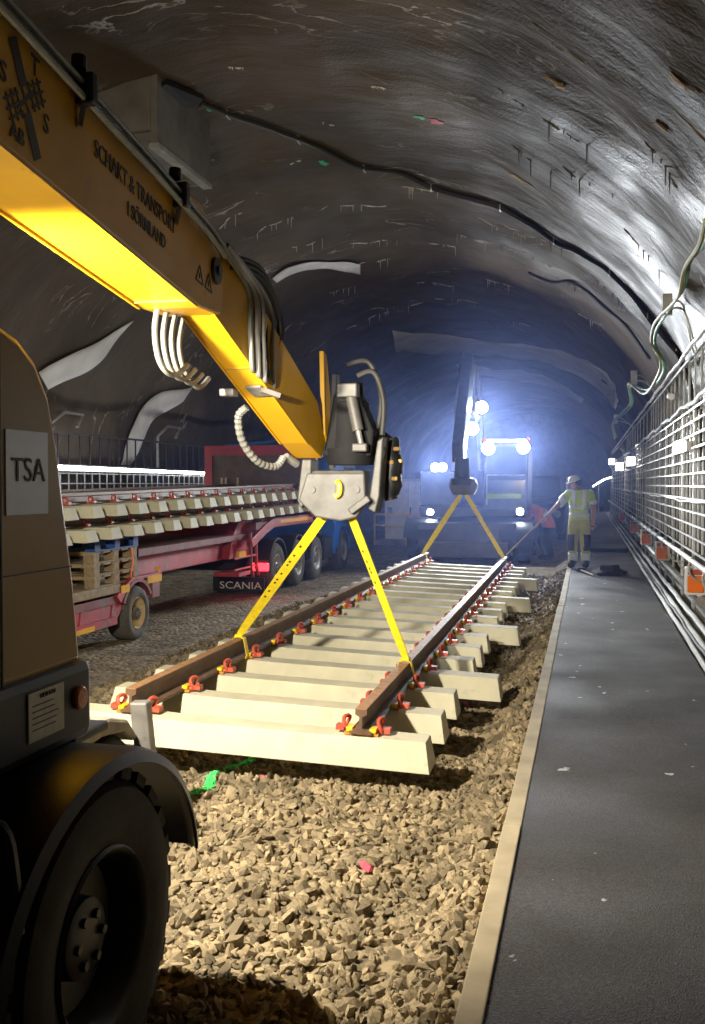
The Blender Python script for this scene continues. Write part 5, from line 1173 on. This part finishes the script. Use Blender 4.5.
# second worker, bending forward behind the excavator's wheel
JO = dict(pelvis=((0.05, 0.25, 0.86), (0.15, 0.12)), spine=((0.02, 0.10, 1.05), (0.15, 0.13)), chest=((-0.01, -0.12, 1.24), (0.17, 0.14)), neck=((-0.02, -0.28, 1.30), 0.065), chin=((-0.02, -0.34, 1.30), 0.078), head=((-0.02, -0.41, 1.33), 0.098), crown=((-0.02, -0.47, 1.38), 0.075),
    shR=((-0.20, -0.14, 1.22), 0.085), elR=((-0.26, -0.25, 0.95), 0.055), wrR=((-0.18, -0.40, 0.76), 0.036), haR=((-0.15, -0.45, 0.70), 0.040),
    shL=((0.18, -0.14, 1.22), 0.085), elL=((0.25, -0.22, 0.95), 0.055), wrL=((0.18, -0.36, 0.76), 0.036), haL=((0.15, -0.42, 0.70), 0.040),
    hiR=((-0.06, 0.24, 0.80), 0.11), knR=((-0.10, 0.08, 0.46), 0.080), anR=((-0.10, 0.20, 0.10), 0.055), toR=((-0.12, 0.02, 0.05), 0.048),
    hiL=((0.14, 0.24, 0.80), 0.11), knL=((0.15, 0.10, 0.46), 0.080), anL=((0.15, 0.22, 0.10), 0.055), toL=((0.16, 0.04, 0.05), 0.048))
w2, wb2 = person((-1.12, 24.35, ground(-1.12, 24.35)), -1.0, JO, 'worker in an orange jacket bending over beside the far excavator wheel', 'orange')
subset(wb2, 'jacket', lambda c: c.z > 0.80 and c.y > -0.30 and not (c.z < 0.95 and abs(c.x) < 0.16 and c.y > 0.15), 0.016, OJAC, w2)
subset(wb2, 'reflective_band', lambda c: abs(c.y - 0.02) < 0.04 and c.z > 0.95, 0.028, REFS, w2)
subset(wb2, 'trousers', lambda c: 0.13 < c.z < 0.90 and c.y > -0.05, 0.012, NAVY, w2)
subset(wb2, 'boot', lambda c: c.z < 0.16, 0.014, BLK, w2)
face(w2, (-0.02, -0.42, 1.33), (0.0, -0.85, -0.5), helmet=ORANGE, muffs=False)

# ---------------------------------------------------------------- clutter on the walkway
m = MB(); n = 16; k = 7
for j in range(k + 1):
    for i in range(n):
        a = 2 * PI * i / n; rr = math.cos(j / k * PI / 2); q_ = 1 + 0.35 * mnoise.noise(V((math.cos(a) * 2, math.sin(a) * 2, j * 0.5)))
        m.v.append((0.38 + 0.30 * rr * q_ * math.cos(a), 18.4 + 0.42 * rr * q_ * math.sin(a), 0.004 + 0.15 * math.sin(j / k * PI / 2) * q_))
for j in range(k):
    for i in range(n): m.f.append((j * n + i, j * n + (i + 1) % n, (j + 1) * n + (i + 1) % n, (j + 1) * n + i))
m.f += [tuple(range(n))[::-1], tuple(k * n + i for i in range(n))]
o = m.build('tool_bag', mat('black_canvas', (0.035, 0.033, 0.03), 0.85, var=0.4), smooth=True); tag(o, 'crumpled dark canvas tool bag on the walkway beside the worker', 'tool bag')
q = thing('hammer', 'wooden handled hammer lying at the feet of the worker', 'tool', (0.02, 18.5, 0.03))
MB().tube([(-0.12, 18.75, 0.035), (0.10, 17.75, 0.035)], 0.018, n=8).build('handle', WOODL, q, smooth=True); MB().beam((-0.20, 18.74, 0.045), (-0.04, 18.78, 0.045), 0.07, 0.07).build('head', DKST, q, bevel=0.01)
o = MB().box((0.05, 24.3, 0.002), (0.95, 26.6, 0.10)).build('steel_plate', MATTE, bevel=0.02); tag(o, 'low dark steel plate lying across the walkway behind the worker', 'plate')

# ---------------------------------------------------------------- dusty air at the far end
m = MB().box((-10.6, 13.5, -0.6), (1.15, 70.5, 7.2))
hz = m.build('dust_haze', WHT); hm = bpy.data.materials.new('thin_dust'); hm.use_nodes = True; nt = hm.node_tree; nt.nodes.clear()
out = nt.nodes.new('ShaderNodeOutputMaterial'); vs = nt.nodes.new('ShaderNodeVolumeScatter'); vs.inputs['Color'].default_value = (0.34, 0.46, 1.0, 1); vs.inputs['Density'].default_value = HAZE; vs.inputs['Anisotropy'].default_value = 0.72
nt.links.new(vs.outputs[0], out.inputs['Volume']); hz.data.materials.clear(); hz.data.materials.append(hm)
tag(hz, 'bluish dusty haze filling the far tunnel', 'haze', kind='stuff')
